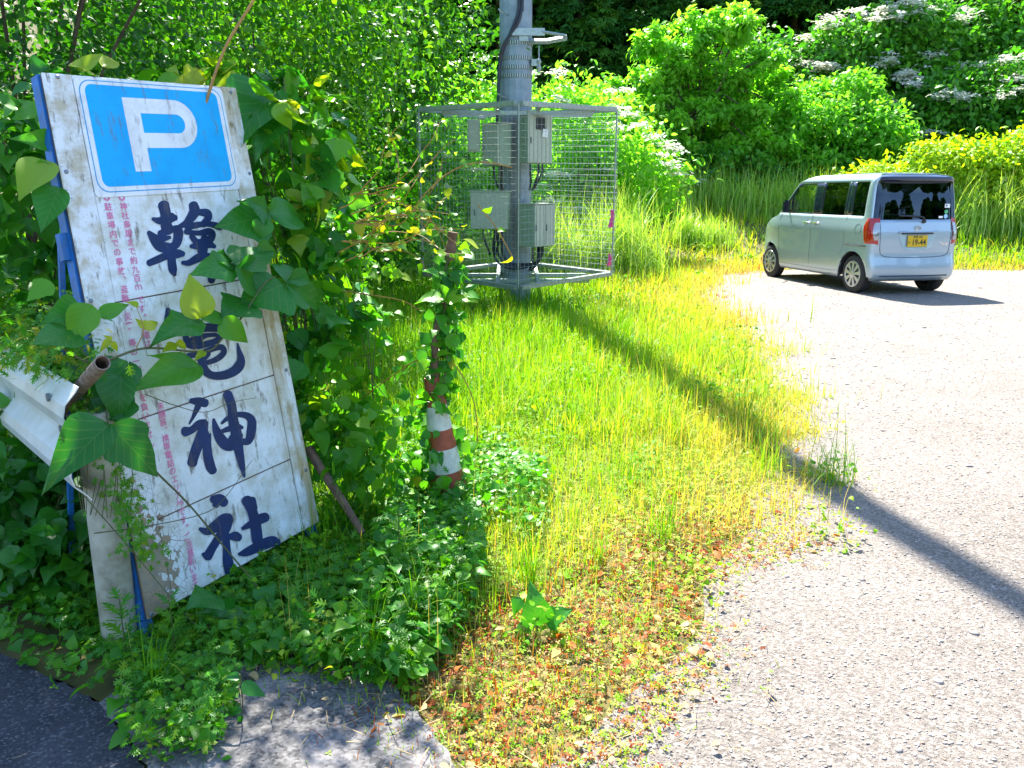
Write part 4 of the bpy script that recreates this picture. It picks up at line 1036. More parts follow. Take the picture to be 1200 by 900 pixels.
# tail lamps
for sgn in (-1, 1):
    def wrap(s, z, o_=.008):
        """s: 0 on the tail's flat, growing round the corner and forward along the flank"""
        Wz, a = Wd(z), Y0_(z); r = .11
        if s < 0: x, y = Wz-r+s, a+.03; nx_, ny = 0, -1
        elif s < r*1.57: t = s/r; x, y = Wz-r+r*math.sin(t), a+.035+r*(1-math.cos(t)); nx_, ny = math.sin(t), -math.cos(t)
        else: x, y = Wz, a+.035+r+s-r*1.57; nx_, ny = 1, 0
        return (XC+sgn*(x+nx_*o_), y+ny*o_, z)
    zs = np.linspace(.735, 1.125, 10); V_ = []; ns = 14
    for z in zs:
        s0 = -.02+.0*z; s1 = I_(z, [.73, .80, .92, 1.0, 1.13], [.21, .235, .25, .245, .17]); 
        for k in range(ns): s = s0+(s1-s0)*k/(ns-1); e_ = .008 if 0 < k < ns-1 and zs[0] < z < zs[-1] else -.004; V_.append(wrap(s, z, e_))
    mb = MB().add(V_, [(j*ns+k, j*ns+k+1, (j+1)*ns+k+1, (j+1)*ns+k) for j in range(len(zs)-1) for k in range(ns-1)])
    lamp = mb.build('tail_lamp', M['redlens'], van, smooth=True)
    zs2 = np.linspace(.80, 1.05, 6); V_ = []
    for z in zs2:
        for k in range(6): s = -.018+(I_(z, [.8, .87, .98, 1.05], [.045, .065, .065, .05])+.018)*k/5; V_.append(wrap(s, z, .0115))
    MB().add(V_, [(j*6+k, j*6+k+1, (j+1)*6+k+1, (j+1)*6+k) for j in range(5) for k in range(5)]).build('clear_lens', M['clearlens'], lamp, smooth=True)
# tailgate gap, plate recess, plate, wiper, badge, stickers
mb = MB()
gp = catmull([(.115, 1.08), (.12, .9), (.13, .66), (.17, .585), (.30, .56), (.70, .55), (1.10, .56), (1.23, .585), (1.27, .66), (1.28, .9), (1.285, 1.08)], 5)
mb.tube([(x, rear_y(x, z)-.001, z) for x, z in gp], .004, 4); mb.build('tailgate_gap', M['seam'], body)
def rbox(name, m_, x, z, w_, h_, d=.012, off=.0, parent=van, bev=.003, tilt=0.0):
    y = rear_y(x, z)-off; return MB().box((0, 0, 0), (w_, d, h_), Matrix.Translation((x, y-d/2, z)) @ Matrix.Rotation(tilt, 4, 'Y')).build(name, m_, parent, bevel=bev)
rc = MB(); V_ = [(.40, .905), (1.02, .905), (.95, .70), (.86, .665), (.54, .665), (.47, .70)]
yy_ = [rear_y(x, z)-.003 for x, z in V_]
rc.add([(x, y, z) for (x, z), y in zip(V_, yy_)]+[(x, y+.004, z) for (x, z), y in zip(V_, yy_)], [tuple(range(6)), tuple(range(6, 12))[::-1]]+[(k, (k+1) % 6, 6+(k+1) % 6, 6+k) for k in range(6)])
M['recess'] = simple('plate_recess_paint', (.40, .54, .60), .3, metal=.4, coat=.8)
rc.build('plate_recess', M['recess'], van, bevel=.001)
mb = MB(); mb.tube([(.39, rear_y(.39, .91)-.012, .912), (1.03, rear_y(1.03, .91)-.012, .912)], .012, 6); mb.build('handle_garnish', M['paint'], van, smooth=True)
MB().box((.70, rear_y(.7, .9)-.011, .893), (.50, .02, .018)).build('lamp_shadow_gap', M['trim'], van)
pl = rbox('licence_plate', M['plate'], .70, .785, .33, .165, .006, .012)
def car_text(name, body_, size, x, z, m_, parent, off, bold=0.0, sx=1.0):
    me = text_mesh(body_, size, bold); y = rear_y(x, z)-off
    me.transform(Matrix.Translation((x, y, z)) @ Matrix.Rotation(math.pi/2, 4, 'X') @ Matrix.Diagonal((sx, 1, 1, 1)))
    return link(name, me, parent, m_)
M['ink'] = simple('plate_ink', (.02, .015, .01), .6)
car_text('plate_number', '19-44', .118, .722, .765, M['ink'], pl, .0195, .0022, .86)
car_text('plate_region', '島根 580', .042, .70, .842, M['ink'], pl, .0195, .0006)
car_text('plate_kana', 'の', .045, .562, .765, M['ink'], pl, .0195, .0006)
car_text('model_badge', 'Tanto', .06, 1.16, .745, M['chrome'], van, .006, .0012)
N_ = 24; mb = MB()
for a, b_ in ((.052, .036), (.030, .020)): mb.tube([(.70+a*math.cos(k*2*math.pi/N_), rear_y(.7, .965)-.006, .965+b_*math.sin(k*2*math.pi/N_)) for k in range(N_+1)], .005, 5)
mb.build('emblem', M['chrome'], van, smooth=True)
mb = MB(); mb.tube(catmull([(.80, rear_y(.8, 1.06)-.02, 1.065), (.79, rear_y(.8, 1.1)-.03, 1.10), (.72, rear_y(.7, 1.135)-.03, 1.135), (.38, rear_y(.4, 1.15)-.022, 1.15)], 5), .013, 6); mb.lathe([(0, -.03), (.028, -.025), (.03, 0)], axis='y', n=12, c=(.80, rear_y(.8, 1.06), 1.065)); mb.build('rear_wiper', M['trim'], van, smooth=True)
M['stwhite'] = simple('sticker_white', (.8, .82, .8), .5); M['stgreen'] = simple('sticker_green', (.1, .45, .18), .5); M['stblue'] = simple('sticker_blue', (.35, .6, .8), .5)
def disc(name, m_, x, z, r_): 
    mb = MB(); y = rear_y(x, z)-.006; mb.lathe([(0, y-.001), (r_, y-.001), (r_, y+.002)], axis='y', n=16, c=(x, 0, z)); return mb.build(name, m_, van)
o = rbox('wheelchair_sticker', M['stwhite'], 1.20, 1.285, .085, .055, .003, .005, bev=0)
car_text('symbol', '+', .05, 1.185, 1.285, M['ink'], o, .0095, .003)
rbox('sticker', M['stwhite'], 1.09, 1.125, .065, .03, .003, .004, bev=0); disc('sticker', M['stgreen'], 1.185, 1.20, .03); disc('sticker', M['stblue'], 1.18, 1.135, .032)
# bumper lower trim, underside, liners
mb = MB(); mb.tube([(x, rear_y(x, .28)-.002, .285) for x in np.linspace(.14, 1.26, 12)], .008, 5); mb.build('bumper_crease', M['seam'], body)
MB().box((XC, 1.3, .30), (1.24, 3.2, .12)).build('underbody', M['trim'], van)
for c, r in AR:
    for sgn in (-1, 1):
        xo = XC+sgn*.715; xi = XC+sgn*.42; v_ = []; nA = 14
        for k in range(nA+1):
            a = math.pi*k/nA; y = c-r*math.cos(a)*1.0; z = .28+r*math.sin(a)*1.0; v_ += [(xo-sgn*taper(y), y, z), (xi, y, z)]
        f = [(2*k, 2*k+1, 2*k+3, 2*k+2) for k in range(nA)]; v_ += [(xi, c, .2)]; f += [(2*k+1, 2*k+3, len(v_)-1) for k in range(nA)]
        MB().add(v_, f).build('wheel_liner', M['trim'], van, smooth=False)
def wheel(x, y, sgn, r_=.283):
    t = MB().lathe([(.175, -.075), (.20, -.082), (r_-.03, -.082), (r_-.006, -.066), (r_, -.04), (r_, .04), (r_-.006, .066), (r_-.03, .082), (.20, .082), (.175, .06)], axis='x', n=36).build('wheel', M['tyre'], van, smooth=True)
    t.location = (x, y, r_)
    mb = MB(); mb.lathe([(.198, sgn*-.02), (.202, sgn*.078), (.190, sgn*.088), (.178, sgn*.084), (.172, sgn*.05), (.0, sgn*.045)], axis='x', n=36); mb.build('rim_barrel', M['trim'] if False else M['galvdark'], t, smooth=True)
    mb = MB(); mb.lathe([(.196, sgn*.079), (.192, sgn*.0885), (.172, sgn*.0885), (.168, sgn*.08)], axis='x', n=36)
    mb.lathe([(.062, sgn*.075), (.06, sgn*.094), (.03, sgn*.098), (0, sgn*.098)], axis='x', n=20)
    for k in range(9):
        a = 2*math.pi*k/9+.2; v_ = []
        for rr, da in ((.05, .30), (.175, .17)):
            for g in (-1, 1): v_.append((sgn*(.09 if rr < .1 else .087), rr*math.cos(a+g*da+.0*rr), rr*math.sin(a+g*da)))
        v_ += [(p[0]-sgn*.012, p[1], p[2]) for p in v_]
        mb.add(v_, [(0, 1, 3, 2), (4, 6, 7, 5), (0, 2, 6, 4), (1, 5, 7, 3)])
    mb.build('wheel_cover', M['rim'], t, smooth=True)
for y in (.04, 2.495):
    wheel(.085+.0, y, -1); wheel(2*XC-.085, y, 1)
# inside
for (x, y) in ((.36, 1.35), (1.04, 1.35), (.36, .42), (1.04, .42)):
    o = MB().box((x, y, .62), (.48, .50, .20)).build('car_seat', M['seat'], van, bevel=.04, smooth=True)
    mb = MB().box((0, 0, 0), (.46, .13, .46), Matrix.Translation((x, y-.25, .88)) @ Matrix.Rotation(R(12), 4, 'X')); mb.build('backrest', M['seat'], o, bevel=.04, smooth=True)
    MB().box((x, y-.30, 1.20), (.22, .08, .14)).build('headrest', M['seat'], o, bevel=.03, smooth=True)
MB().box((XC, 2.25, .90), (1.26, .45, .32)).build('dashboard', M['trim'], van, bevel=.05, smooth=True)
mb = MB(); mb.tube([(1.04+.18*math.cos(k*.3307), 1.93-.05*math.sin(k*.3307), 1.0+.17*math.sin(k*.3307)) for k in range(20)], .014, 6); mb.build('steering_wheel', M['trim'], van, smooth=True)
MB().box((XC, 1.85, 1.55), (.22, .03, .06)).build('mirror', M['trim'], van, bevel=.01)
# head lamps and grille
for sgn in (-1, 1):
    mb = MB(); mb.box((0, 0, 0), (.22, .22, .17), Matrix.Translation((XC+sgn*.50, 2.84, .80)) @ Matrix.Rotation(sgn*R(-28), 4, 'Z')); mb.build('headlight', M['clearlens'], van, bevel=.05, smooth=True)
MB().box((XC, 2.965, .66), (.62, .04, .10)).build('grille', M['trim'], van, bevel=.01)

# ------------------------------------------------------------------ plants
def blob_leaves(blobs, size, tp, spread=.28, clump=26, tint=(.1, .75), up=.5, droop=-.15, ground=None, shell=(.55, 1.0), elong=1.0):
    """blobs: (cx,cy,cz, rx,ry,rz, n) -> scatter parts; leaves gather in clumps near each blob's surface"""
    Ps, Ts, Ss, Cs = [], [], [], []
    for (cx, cy_, cz, rx, ry, rz, n) in blobs:
        nc = max(3, int(n/clump)); c0_ = unit(nc)*(shell[0]+(shell[1]-shell[0])*rng.random(nc)**.5)[:, None]
        c0_ = c0_*(1+.38*rng.random((nc, 1))**4); c0_ = c0_*(1+.16*np.sin(c0_[:, [0]]*5+cx)*np.cos(c0_[:, [2]]*6+cy_))
        id_ = rng.integers(0, nc, n); ct = rng.random(nc)
        rr = np.array([rx, ry, rz]); m_ = min(rx, ry, rz)
        p = np.array([cx, cy_, cz])+c0_[id_]*rr+rng.normal(0, 1, (n, 3))*spread*np.array([m_, m_, m_*.6])
        Ps.append(p); Ts.append(tint[0]+(tint[1]-tint[0])*(.55*ct[id_]+.45*rng.random(n))); Cs.append(c0_[id_]*rr)
    P = np.concatenate(Ps); T = np.concatenate(Ts); O_ = np.concatenate(Cs); n = len(P)
    if ground is not None: P[:, 2] = np.maximum(P[:, 2], terr(P[:, 0], P[:, 1])+ground)
    O_ = O_/np.maximum(np.linalg.norm(O_, axis=1, keepdims=True), .01)
    D = O_*.7+rng.normal(0, .6, (n, 3)); D[:, 2] += droop
    N = rng.normal(0, .5, (n, 3))+O_*.4; N[:, 2] += up
    S = size*rng.uniform(.6, 1.25, n)
    if elong != 1.0: S = np.c_[S/elong, S, S]
    return scatter(tp, P, D, N, S, np.clip(T, 0, 1))
def limbs(mb, base, blobs, r0, n=None, seed=1):
    r_ = random.Random(seed); b_ = np.array(base)
    top = np.array([np.mean([q[0] for q in blobs]), np.mean([q[1] for q in blobs]), max(q[2] for q in blobs)])
    hub = b_+(top-b_)*.45; trunk = catmull([b_-[0, 0, .2], b_+(hub-b_)*.5+[r_.uniform(-.1, .1), 0, 0], hub, top], 5)
    mb.tube(trunk, [r0*(1-.85*i/len(trunk)) for i in range(len(trunk))], 8)
    for q in blobs:
        for k in range(n or 4):
            e_ = np.array(q[:3])+np.array([r_.uniform(-.8, .8)*q[3], r_.uniform(-.8, .8)*q[4], r_.uniform(-.2, .8)*q[5]])
            s = trunk[int(len(trunk)*r_.uniform(.25, .8))]; m_ = (s+e_)/2+np.array([0, 0, .12*np.linalg.norm(e_-s)])
            pts = catmull([s, m_, e_], 4); mb.tube(pts, [r0*.42*(1-.85*i/len(pts)) for i in range(len(pts))], 5)
def plant(name, label, cat, base, blobs, m_, size, tp, r0=.05, group=None, flowers=0, fl_size=.05, **kw):
    t = thing(name, label, cat, tuple(base), group=group); b_ = np.array(base, float)
    p = blob_leaves(blobs, size, tp, **kw); p[0] -= b_
    link('foliage', scat_mesh('foliage', [p]), t, m_)
    mb = MB(); limbs(mb, base, blobs, r0*(.5 if name == 'thicket_shrub' else 1), n=2 if name == 'thicket_shrub' else 4, seed=len(name)+int(base[0]*10)); mb.v = [tuple(np.array(v_)-b_) for v_ in mb.v]
    mb.build('trunk' if r0 > .045 else 'stem', M['bark'] if r0 > .02 else M['vinestem'], t, smooth=True)
    if flowers:
        ps = []
        per = flowers//len(blobs)
        for q in blobs:
            c_ = unit(per); c_[:, 2] = np.abs(c_[:, 2])*.9+.05; c_[:, 1] -= .25; c_ /= np.linalg.norm(c_, axis=1, keepdims=True)
            c_ = np.array(q[:3])+c_*np.array(q[3:6])*1.3
            cl = np.repeat(c_, 34, axis=0)+rng.normal(0, 1, (len(c_)*34, 3))*[fl_size*1.1, fl_size*1.1, fl_size*.35]
            ps.append(scatter(clov, cl, rng.normal(size=cl.shape)*[1, 1, .3], np.tile([0, -.4, 1.], (len(cl), 1)), fl_size*rng.uniform(.6, 1.1, len(cl)), rng.random(len(cl))))
        for q in ps: q[0] -= b_
        o = link('blossom', scat_mesh('blossom', ps), t, M['flower'])
    return t
def zt(x, y): return float(terr(x, y))

# thicket behind the sign
plant('thicket_shrub', 'dense dark-leaved shrub filling the left edge behind the signboard', 'shrub', (-3.1, 5.4, zt(-3.1, 5.4)),
      [(-3.1, 5.4, 1.1, 1.35, .9, 1.2, 9000), (-3.3, 5.5, 2.9, 1.4, 1.0, 1.2, 9000), (-2.2, 4.7, 3.3, .9, .7, .6, 4500), (-1.35, 4.6, 3.05, .65, .45, .33, 1800), (-4.4, 4.6, 2.0, .9, 1.0, 1.8, 5000)], M['shrub'], .062, oval, .07, tint=(0, .6))  # small high blob is an unseen bough added to shade the concrete
plant('thicket_shrub', 'bushy green shrub behind the top of the blue P sign', 'shrub', (-2.3, 8.1, zt(-2.3, 8.1)),
      [(-2.7, 8.0, 1.3, 1.1, .8, 1.3, 8000), (-2.5, 8.2, 3.3, 1.3, 1.1, 1.5, 15000), (-2.1, 8.4, 2.0, .75, .7, .6, 3000)], M['shrub'], .075, oval, .08, tint=(.2, 1.0))
plant('thicket_shrub', 'shaded shrub in the gap between the sign thicket and the wire cage', 'shrub', (-2.9, 11.8, zt(-2.9, 11.8)),
      [(-2.9, 11.8, 1.3, 1.9, .9, 1.4, 8000), (-2.6, 12.3, 3.3, 2.0, 1.1, 1.4, 8000), (-1.9, 12.9, 4.2, 1.1, .9, 1.4, 6500), (-5.4, 9.5, 2.6, 1.6, 1.6, 2.6, 8000)], M['shrub'], .10, oval, .08, tint=(.1, .9))
# flowering bushes beyond the cage
plant('flowering_bush', 'light green bush with white flower heads left of the pole above the cage', 'bush', (-.9, 15.2, .1),
      [(-.9, 15.2, 2.3, 1.0, .8, 1.25, 6000), (-1.7, 14.6, 1.4, .9, .8, 1.2, 4500), (-.5, 15.4, 1.0, 1.0, .7, .9, 4000)], M['bright'], .12, oval, .05, flowers=26, fl_size=.085, tint=(.1, 1))
plant('flowering_bush', 'light green bush with white flower heads right of the pole behind the cage', 'bush', (1.3, 17, .2),
      [(1.0, 17.2, 2.4, 1.0, .8, 1.2, 5500), (2.2, 17.4, 1.7, 1.0, .8, .9, 5000), (.6, 16.6, 1.0, .8, .7, .8, 3000)], M['bright'], .13, oval, .05, flowers=30, fl_size=.095, tint=(.1, 1))
# the bright tree and its neighbours
plant('spreading_tree', 'bright green spreading tree with layered sprays, centre of the far bank', 'tree', (5.2, 24, zt(5.2, 24)),
      [(4.7, 24, 5.5, 1.2, 1.2, .5, 3712), (5.9, 24, 5.9, .8, 1.0, .45, 2227), (4.0, 23.9, 4.5, 1.2, 1.1, .5, 3465), (5.9, 23.8, 4.7, 1.5, 1.2, .5, 3960), (3.3, 23.6, 3.6, 1.0, 1.0, .45, 2722), (5.0, 23.4, 3.6, 1.5, 1.1, .5, 3712), (7.0, 23.7, 3.7, 1.2, 1.1, .5, 2970), (4.0, 23.2, 2.5, 1.5, 1.0, .55, 3465), (6.2, 23.2, 2.6, 1.6, 1.0, .55, 3465)],
      M['bright'], .17, oval, .10, tint=(.05, .95), shell=(.35, 1.0), spread=.26, up=1.5, droop=-.15, clump=110)
plant('broadleaf_tree', 'mid green tree just right of the bright spreading tree', 'tree', (8.6, 23.5, zt(8.6, 23.5)),
      [(8.3, 23.5, 3.4, 1.2, 1.0, .8, 4050), (9.6, 23.3, 3.0, 1.2, 1.0, .8, 4050), (8.7, 23.2, 2.0, 1.8, 1.0, .8, 4050), (9.4, 24, 4.2, .9, .9, .5, 2160)], M['bright'], .16, oval, .09, tint=(0, .75), shell=(.4, 1), spread=.3, up=1.3, clump=90)
plant('flowering_tree', 'tall tree with white blossom heads high above the minivan', 'tree', (11.4, 27, zt(11.4, 27)),
      [(10.6, 27, 5.7, 1.4, 1.1, .9, 4500), (12.3, 27, 6.2, 1.4, 1.1, .8, 4500), (11.8, 26.6, 4.6, 1.8, 1.1, .9, 5000), (9.6, 26.8, 4.6, 1.2, 1, .8, 3500)], M['mid'], .19, oval, .10, flowers=60, fl_size=.15, tint=(.1, .8))
plant('flowering_tree', 'broad bush-like tree with white blossom above the right end of the minivan', 'tree', (13.4, 25, zt(13.4, 25)),
      [(13.0, 25, 3.9, 1.5, 1.0, .9, 4500), (14.8, 25, 4.2, 1.5, 1.0, .9, 4500), (13.6, 24.6, 2.6, 2.0, 1.0, 1.0, 5000), (16.4, 25, 3.4, 1.4, 1, 1.4, 3500)], M['mid'], .19, oval, .09, flowers=52, fl_size=.15, tint=(0, .8))
plant('layered_tree', 'dark olive tree with flat layered boughs in the top right corner', 'tree', (16.6, 30, zt(16.6, 30)),
      [(16.0, 30, 9.6, 2.0, 1.5, .5, 3510), (17.6, 29.8, 8.6, 2.4, 1.5, .5, 3978), (15.0, 29.8, 7.7, 1.9, 1.4, .45, 3276), (17.2, 29.6, 7.0, 2.4, 1.4, .5, 3744), (15.4, 29.4, 6.1, 1.9, 1.3, .45, 3042), (18.0, 29.4, 5.4, 2.2, 1.2, .5, 3276), (14.0, 30, 8.9, 1.3, 1.3, .4, 2106)], M['olive'], .22, oval, .16, tint=(.2, 1), shell=(.3, 1), spread=.35, up=1.8, clump=90)
plant('broadleaf_tree', 'pale green leafy tree between the wire cage and the bright spreading tree', 'tree', (2.7, 22, zt(2.7, 22)),
      [(2.5, 22, 2.9, 1.1, .9, .9, 3500), (1.6, 21.4, 1.9, 1.0, .8, .9, 3000), (3.4, 21.8, 1.7, 1.1, .8, .8, 3000), (1.8, 22.4, 3.6, .8, .7, .5, 1500)], M['bright'], .16, oval, .06, tint=(.1, 1), shell=(.3, 1), spread=.32, up=1.2, clump=60, flowers=16, fl_size=.1)
plant('broadleaf_tree', 'green tree filling the gap behind the bright tree and the white-blossomed tree', 'tree', (8.2, 27.5, zt(8.2, 27.5)),
      [(7.6, 27.5, 5.0, 1.8, 1.1, 1.3, 5000), (9.0, 27.6, 4.6, 1.8, 1.1, 1.2, 5000), (14.6, 27.8, 6.0, 1.6, 1.1, 1.2, 4500)], M['mid'], .2, oval, .09, tint=(0, .9), shell=(.3, 1), spread=.35, up=1.0, clump=60)
plant('round_bush', 'dark rounded bush on the bank under the bright spreading tree', 'bush', (6.4, 22.6, zt(6.4, 22.6)),
      [(5.4, 22.6, 1.6, 1.5, .7, .8, 3500), (7.4, 22.6, 1.5, 1.4, .7, .8, 3500), (3.2, 22.4, 1.5, 1.4, .7, .9, 3500)], M['mid'], .15, oval, .05, tint=(0, .55))
plant('round_bush', 'glossy green bush at the right edge of the photograph behind tall grass', 'bush', (15.6, 22, zt(15.6, 22)),
      [(14.6, 22, 2.4, 1.5, .8, 1.1, 4000), (16.8, 22.4, 2.8, 1.6, .8, 1.3, 4000)], M['mid'], .17, oval, .06, tint=(.1, .9))
plant('yellow_bush', 'bright yellow-green low bush showing over the minivan roof', 'bush', (10.4, 20.6, zt(10.4, 20.6)),
      [(9.3, 20.6, 1.6, 1.1, .7, .55, 6630), (10.8, 20.4, 2.0, 1.2, .7, .65, 6120), (12.1, 20.5, 2.2, 1.0, .7, .55, 4590), (10.3, 20.2, 1.2, 2.3, .6, .7, 6120)], M['yellow'], .13, oval, .06, tint=(0, 1), shell=(.4, 1), spread=.35, up=1.0, clump=60)
# conifer forest on the hillside
def conifer(seed, h_, r_, n):
    t = thing('conifer', 'dark green conifer of the forest covering the hillside', 'tree', (0, 0, 0), group='conifers of the hillside forest')
    lv = rng.random(n)**.8; zz = h_*(.04+.96*lv); rad = r_*(1-lv)**.75+.1
    nb = 150; bl = rng.random(nb); ba = rng.uniform(0, 6.28, nb); id_ = rng.integers(0, nb, n)
    zz = h_*(.05+.93*bl[id_]); rad = (r_*(1-bl[id_])**.8+.15)*(rng.random(n)**.5)
    a = ba[id_]+rng.normal(0, .22, n); P = np.c_[rad*np.cos(a), rad*np.sin(a), zz-.32*rad+rng.normal(0, .12, n)]
    D = np.c_[np.cos(a), np.sin(a), -.25+rng.normal(0, .35, n)]+rng.normal(0, .3, (n, 3)); N = rng.normal(0, .35, (n, 3))+[0, 0, 1.0]
    ti = np.clip(.15+.45*np.random.default_rng(seed).random(nb)[id_]+.35*rng.random(n), 0, 1); hot = rng.random(n) < .012; ti[hot] = 1
    link('foliage', scat_mesh('foliage', [scatter(tufts, P, D, N, .30*rng.uniform(.6, 1.2, n), ti)], smooth=False), t, M['conifer'])
    MB().tube([(0, 0, -.5), (0, 0, h_*.5), (0, 0, h_*.97)], [.18, .11, .02], 7).build('trunk', M['bark'], t); return t
protos = [conifer(1, 11.5, 2.5, 15000), conifer(2, 9.5, 2.2, 13000)]
spots = []
r_ = random.Random(5)
for (Y_, sp_, x0_, x1_) in ((33, 3.0, -13, 27), (37.5, 3.2, -15, 30), (43, 3.6, -17, 34)):
    x = x0_
    while x < x1_: spots.append((x+r_.uniform(-.6, .6), Y_+r_.uniform(-1.2, 1.2))); x += sp_
spots += [(x+r_.uniform(-1, 1), -44+r_.uniform(-3, 3)) for x in range(-20, 20, 8)]+[(29+.64*k*1.7+r_.uniform(-1, 1), -7+.76*k*1.7+r_.uniform(-1.5, 1.5)) for k in range(-13, 7)]      # hill behind the camera, mirrored in the van's rear window
for k, (x, y) in enumerate(spots):
    pr = protos[k % 2]; s = r_.uniform(.85, 1.2)
    if y < 8: s = (1.25, 1.25, r_.uniform(.52, .72))
    if k < 2: pr.location = (x, y, zt(x, y)-.3); pr.rotation_euler.z = r_.uniform(0, 6)
    else: dup(pr, (x, y, zt(x, y)-.3), r_.uniform(0, 6), scale=s)
# tall grass
parts = []
def tall(n, x0_, x1_, y0_, y1_, h_, w_, tint=(.1, .9), cl=14, sp_=.28):
    nc = max(2, n//90); cx = rng.uniform(x0_, x1_, nc); cy_ = rng.uniform(y0_, y1_, nc); id_ = rng.integers(0, nc, n); ch = rng.uniform(.45, 1.15, nc)
    P = np.c_[cx[id_]+rng.normal(0, sp_, n), cy_[id_]+rng.normal(0, sp_*.7, n)]; z = terr(P[:, 0], P[:, 1])
    out = np.c_[P[:, 0]-cx[id_], P[:, 1]-cy_[id_]]; a = np.arctan2(out[:, 1], out[:, 0])+rng.normal(0, .7, n); l = np.abs(rng.normal(.12, .16, n))
    D = np.c_[np.cos(a)*l, np.sin(a)*l, np.ones(n)]; N = -np.c_[np.cos(a), np.sin(a), np.zeros(n)]
    hh = h_*ch[id_]*rng.uniform(.5, 1.15, n); S = np.c_[np.full(n, w_)*rng.uniform(.6, 1.3, n), hh, hh]
    parts.append(scatter(longblades, np.c_[P, z], D, N, S, np.clip(tint[0]+(tint[1]-tint[0])*rng.random(n), 0, 1)))
tall(9000, 2.8, 8.2, 20.6, 22.2, 1.35, .022)
tall(6500, 9.8, 14.5, 18.4, 20.4, 1.65, .024)
tall(900, 3.8, 4.8, 18.2, 18.8, .9, .02)
tall(5500, .5, 2.2, 13.4, 15.6, 1.5, .018)
tall(3500, -1.9, .4, 13.2, 14.8, .9, .016)
tall(2500, 7.2, 10, 19.6, 20.6, 1.3, .022)
tag(link('tall_grass', scat_mesh('tall_grass', parts), None, M['tallgrass']), kind='stuff')

# ------------------------------------------------------------------ kudzu round the sign
def sgn_depth(x, y, f_=.96):
    d = ray(x, y); t = ((BL-np.array([0, 0, H])) @ NN)/(d @ NN); return np.array([0, 0, H])+d*t*f_
def plane_leaf(b_, t_, dz=.96, tdz=None): return sgn_depth(*b_, dz), sgn_depth(*t_, tdz or dz)
front = thing('kudzu_vine', 'large-leaved kudzu vine trailing across the face of the white signboard', 'vine', tuple(ORG+[-.1, -.1, 0]))
FO = np.array(front.location)
camp = np.array([0, 0, H])
def big_leaf(root, ro, b_, t_, wd=1.0, tint=.4, up=.5, k=None, name='leaf', roll=0.0):
    L_ = np.linalg.norm(t_-b_); d = (t_-b_)[None]; to = camp-b_; to /= np.linalg.norm(to)
    n = (to*1.0+np.array([0, 0, up])+rng.normal(0, .12, 3)+roll*np.cross(to, d[0]/L_))[None]
    p = scatter([kudzu[k if k is not None else rng.integers(0, 4)]], (b_-ro)[None], d, n, np.array([[L_*wd*.86, L_, L_*rng.uniform(.4, 2.0)]]), np.array([tint]))
    return link(name, scat_mesh(name, [p]), root, M['kudzu'])
LV_ = [  # base px, tip px, width, tint (backlit leaves painted brighter), depth factor
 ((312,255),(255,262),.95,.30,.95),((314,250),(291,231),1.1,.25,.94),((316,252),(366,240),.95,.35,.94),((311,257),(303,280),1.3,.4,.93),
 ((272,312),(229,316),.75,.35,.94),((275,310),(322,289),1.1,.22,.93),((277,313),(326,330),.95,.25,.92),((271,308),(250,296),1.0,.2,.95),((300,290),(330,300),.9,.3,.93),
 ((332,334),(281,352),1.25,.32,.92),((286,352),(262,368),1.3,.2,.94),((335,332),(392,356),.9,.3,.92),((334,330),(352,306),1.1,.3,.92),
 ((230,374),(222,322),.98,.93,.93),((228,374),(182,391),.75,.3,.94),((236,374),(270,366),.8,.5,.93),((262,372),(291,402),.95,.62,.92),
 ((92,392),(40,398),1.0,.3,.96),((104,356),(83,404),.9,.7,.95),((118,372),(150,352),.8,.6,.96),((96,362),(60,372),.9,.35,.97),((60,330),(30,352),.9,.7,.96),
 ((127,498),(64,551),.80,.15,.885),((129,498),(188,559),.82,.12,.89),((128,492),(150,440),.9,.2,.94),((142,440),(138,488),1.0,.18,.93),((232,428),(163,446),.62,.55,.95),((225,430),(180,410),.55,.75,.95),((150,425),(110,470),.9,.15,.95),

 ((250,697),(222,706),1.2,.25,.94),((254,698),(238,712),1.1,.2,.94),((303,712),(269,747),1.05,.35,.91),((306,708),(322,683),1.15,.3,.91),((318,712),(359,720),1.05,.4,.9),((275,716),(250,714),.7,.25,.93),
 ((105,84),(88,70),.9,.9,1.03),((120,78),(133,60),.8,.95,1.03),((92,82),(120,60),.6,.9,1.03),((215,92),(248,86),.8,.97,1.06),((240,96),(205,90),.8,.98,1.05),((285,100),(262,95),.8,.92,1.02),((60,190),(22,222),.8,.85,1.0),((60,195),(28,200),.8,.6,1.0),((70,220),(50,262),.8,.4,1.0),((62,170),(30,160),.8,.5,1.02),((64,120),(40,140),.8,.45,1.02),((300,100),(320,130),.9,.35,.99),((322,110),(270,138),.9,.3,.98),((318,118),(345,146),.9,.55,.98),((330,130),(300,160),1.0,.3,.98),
]
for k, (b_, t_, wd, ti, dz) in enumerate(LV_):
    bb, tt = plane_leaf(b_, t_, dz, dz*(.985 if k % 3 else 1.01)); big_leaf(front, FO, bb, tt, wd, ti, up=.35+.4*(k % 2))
def vine(root, ro, px, r_, dz=.955, mt='vinestem', k=7):
    P_ = [sgn_depth(x, y, d_ if True else dz)-ro for (x, y, d_) in px]; pts = catmull(P_, k)
    return MB().tube(pts, [r_*(1-.5*i/len(pts)) for i in range(len(pts))], 6).build('stem', M[mt], root, smooth=True)
vine(front, FO, [(60, 400, .96), (110, 425, .95), (170, 408, .95), (240, 412, .95), (262, 395, .94), (285, 370, .93), (312, 330, .92), (340, 320, .95)], .0045)
vine(front, FO, [(127, 498, .93), (150, 520, .94), (187, 557, .94), (222, 592, .94), (262, 640, .94), (303, 690, .93), (306, 708, .91)], .0042)
vine(front, FO, [(110, 625, .96), (170, 617, .95), (235, 603, .95), (262, 585, .95), (295, 540, .97)], .002)
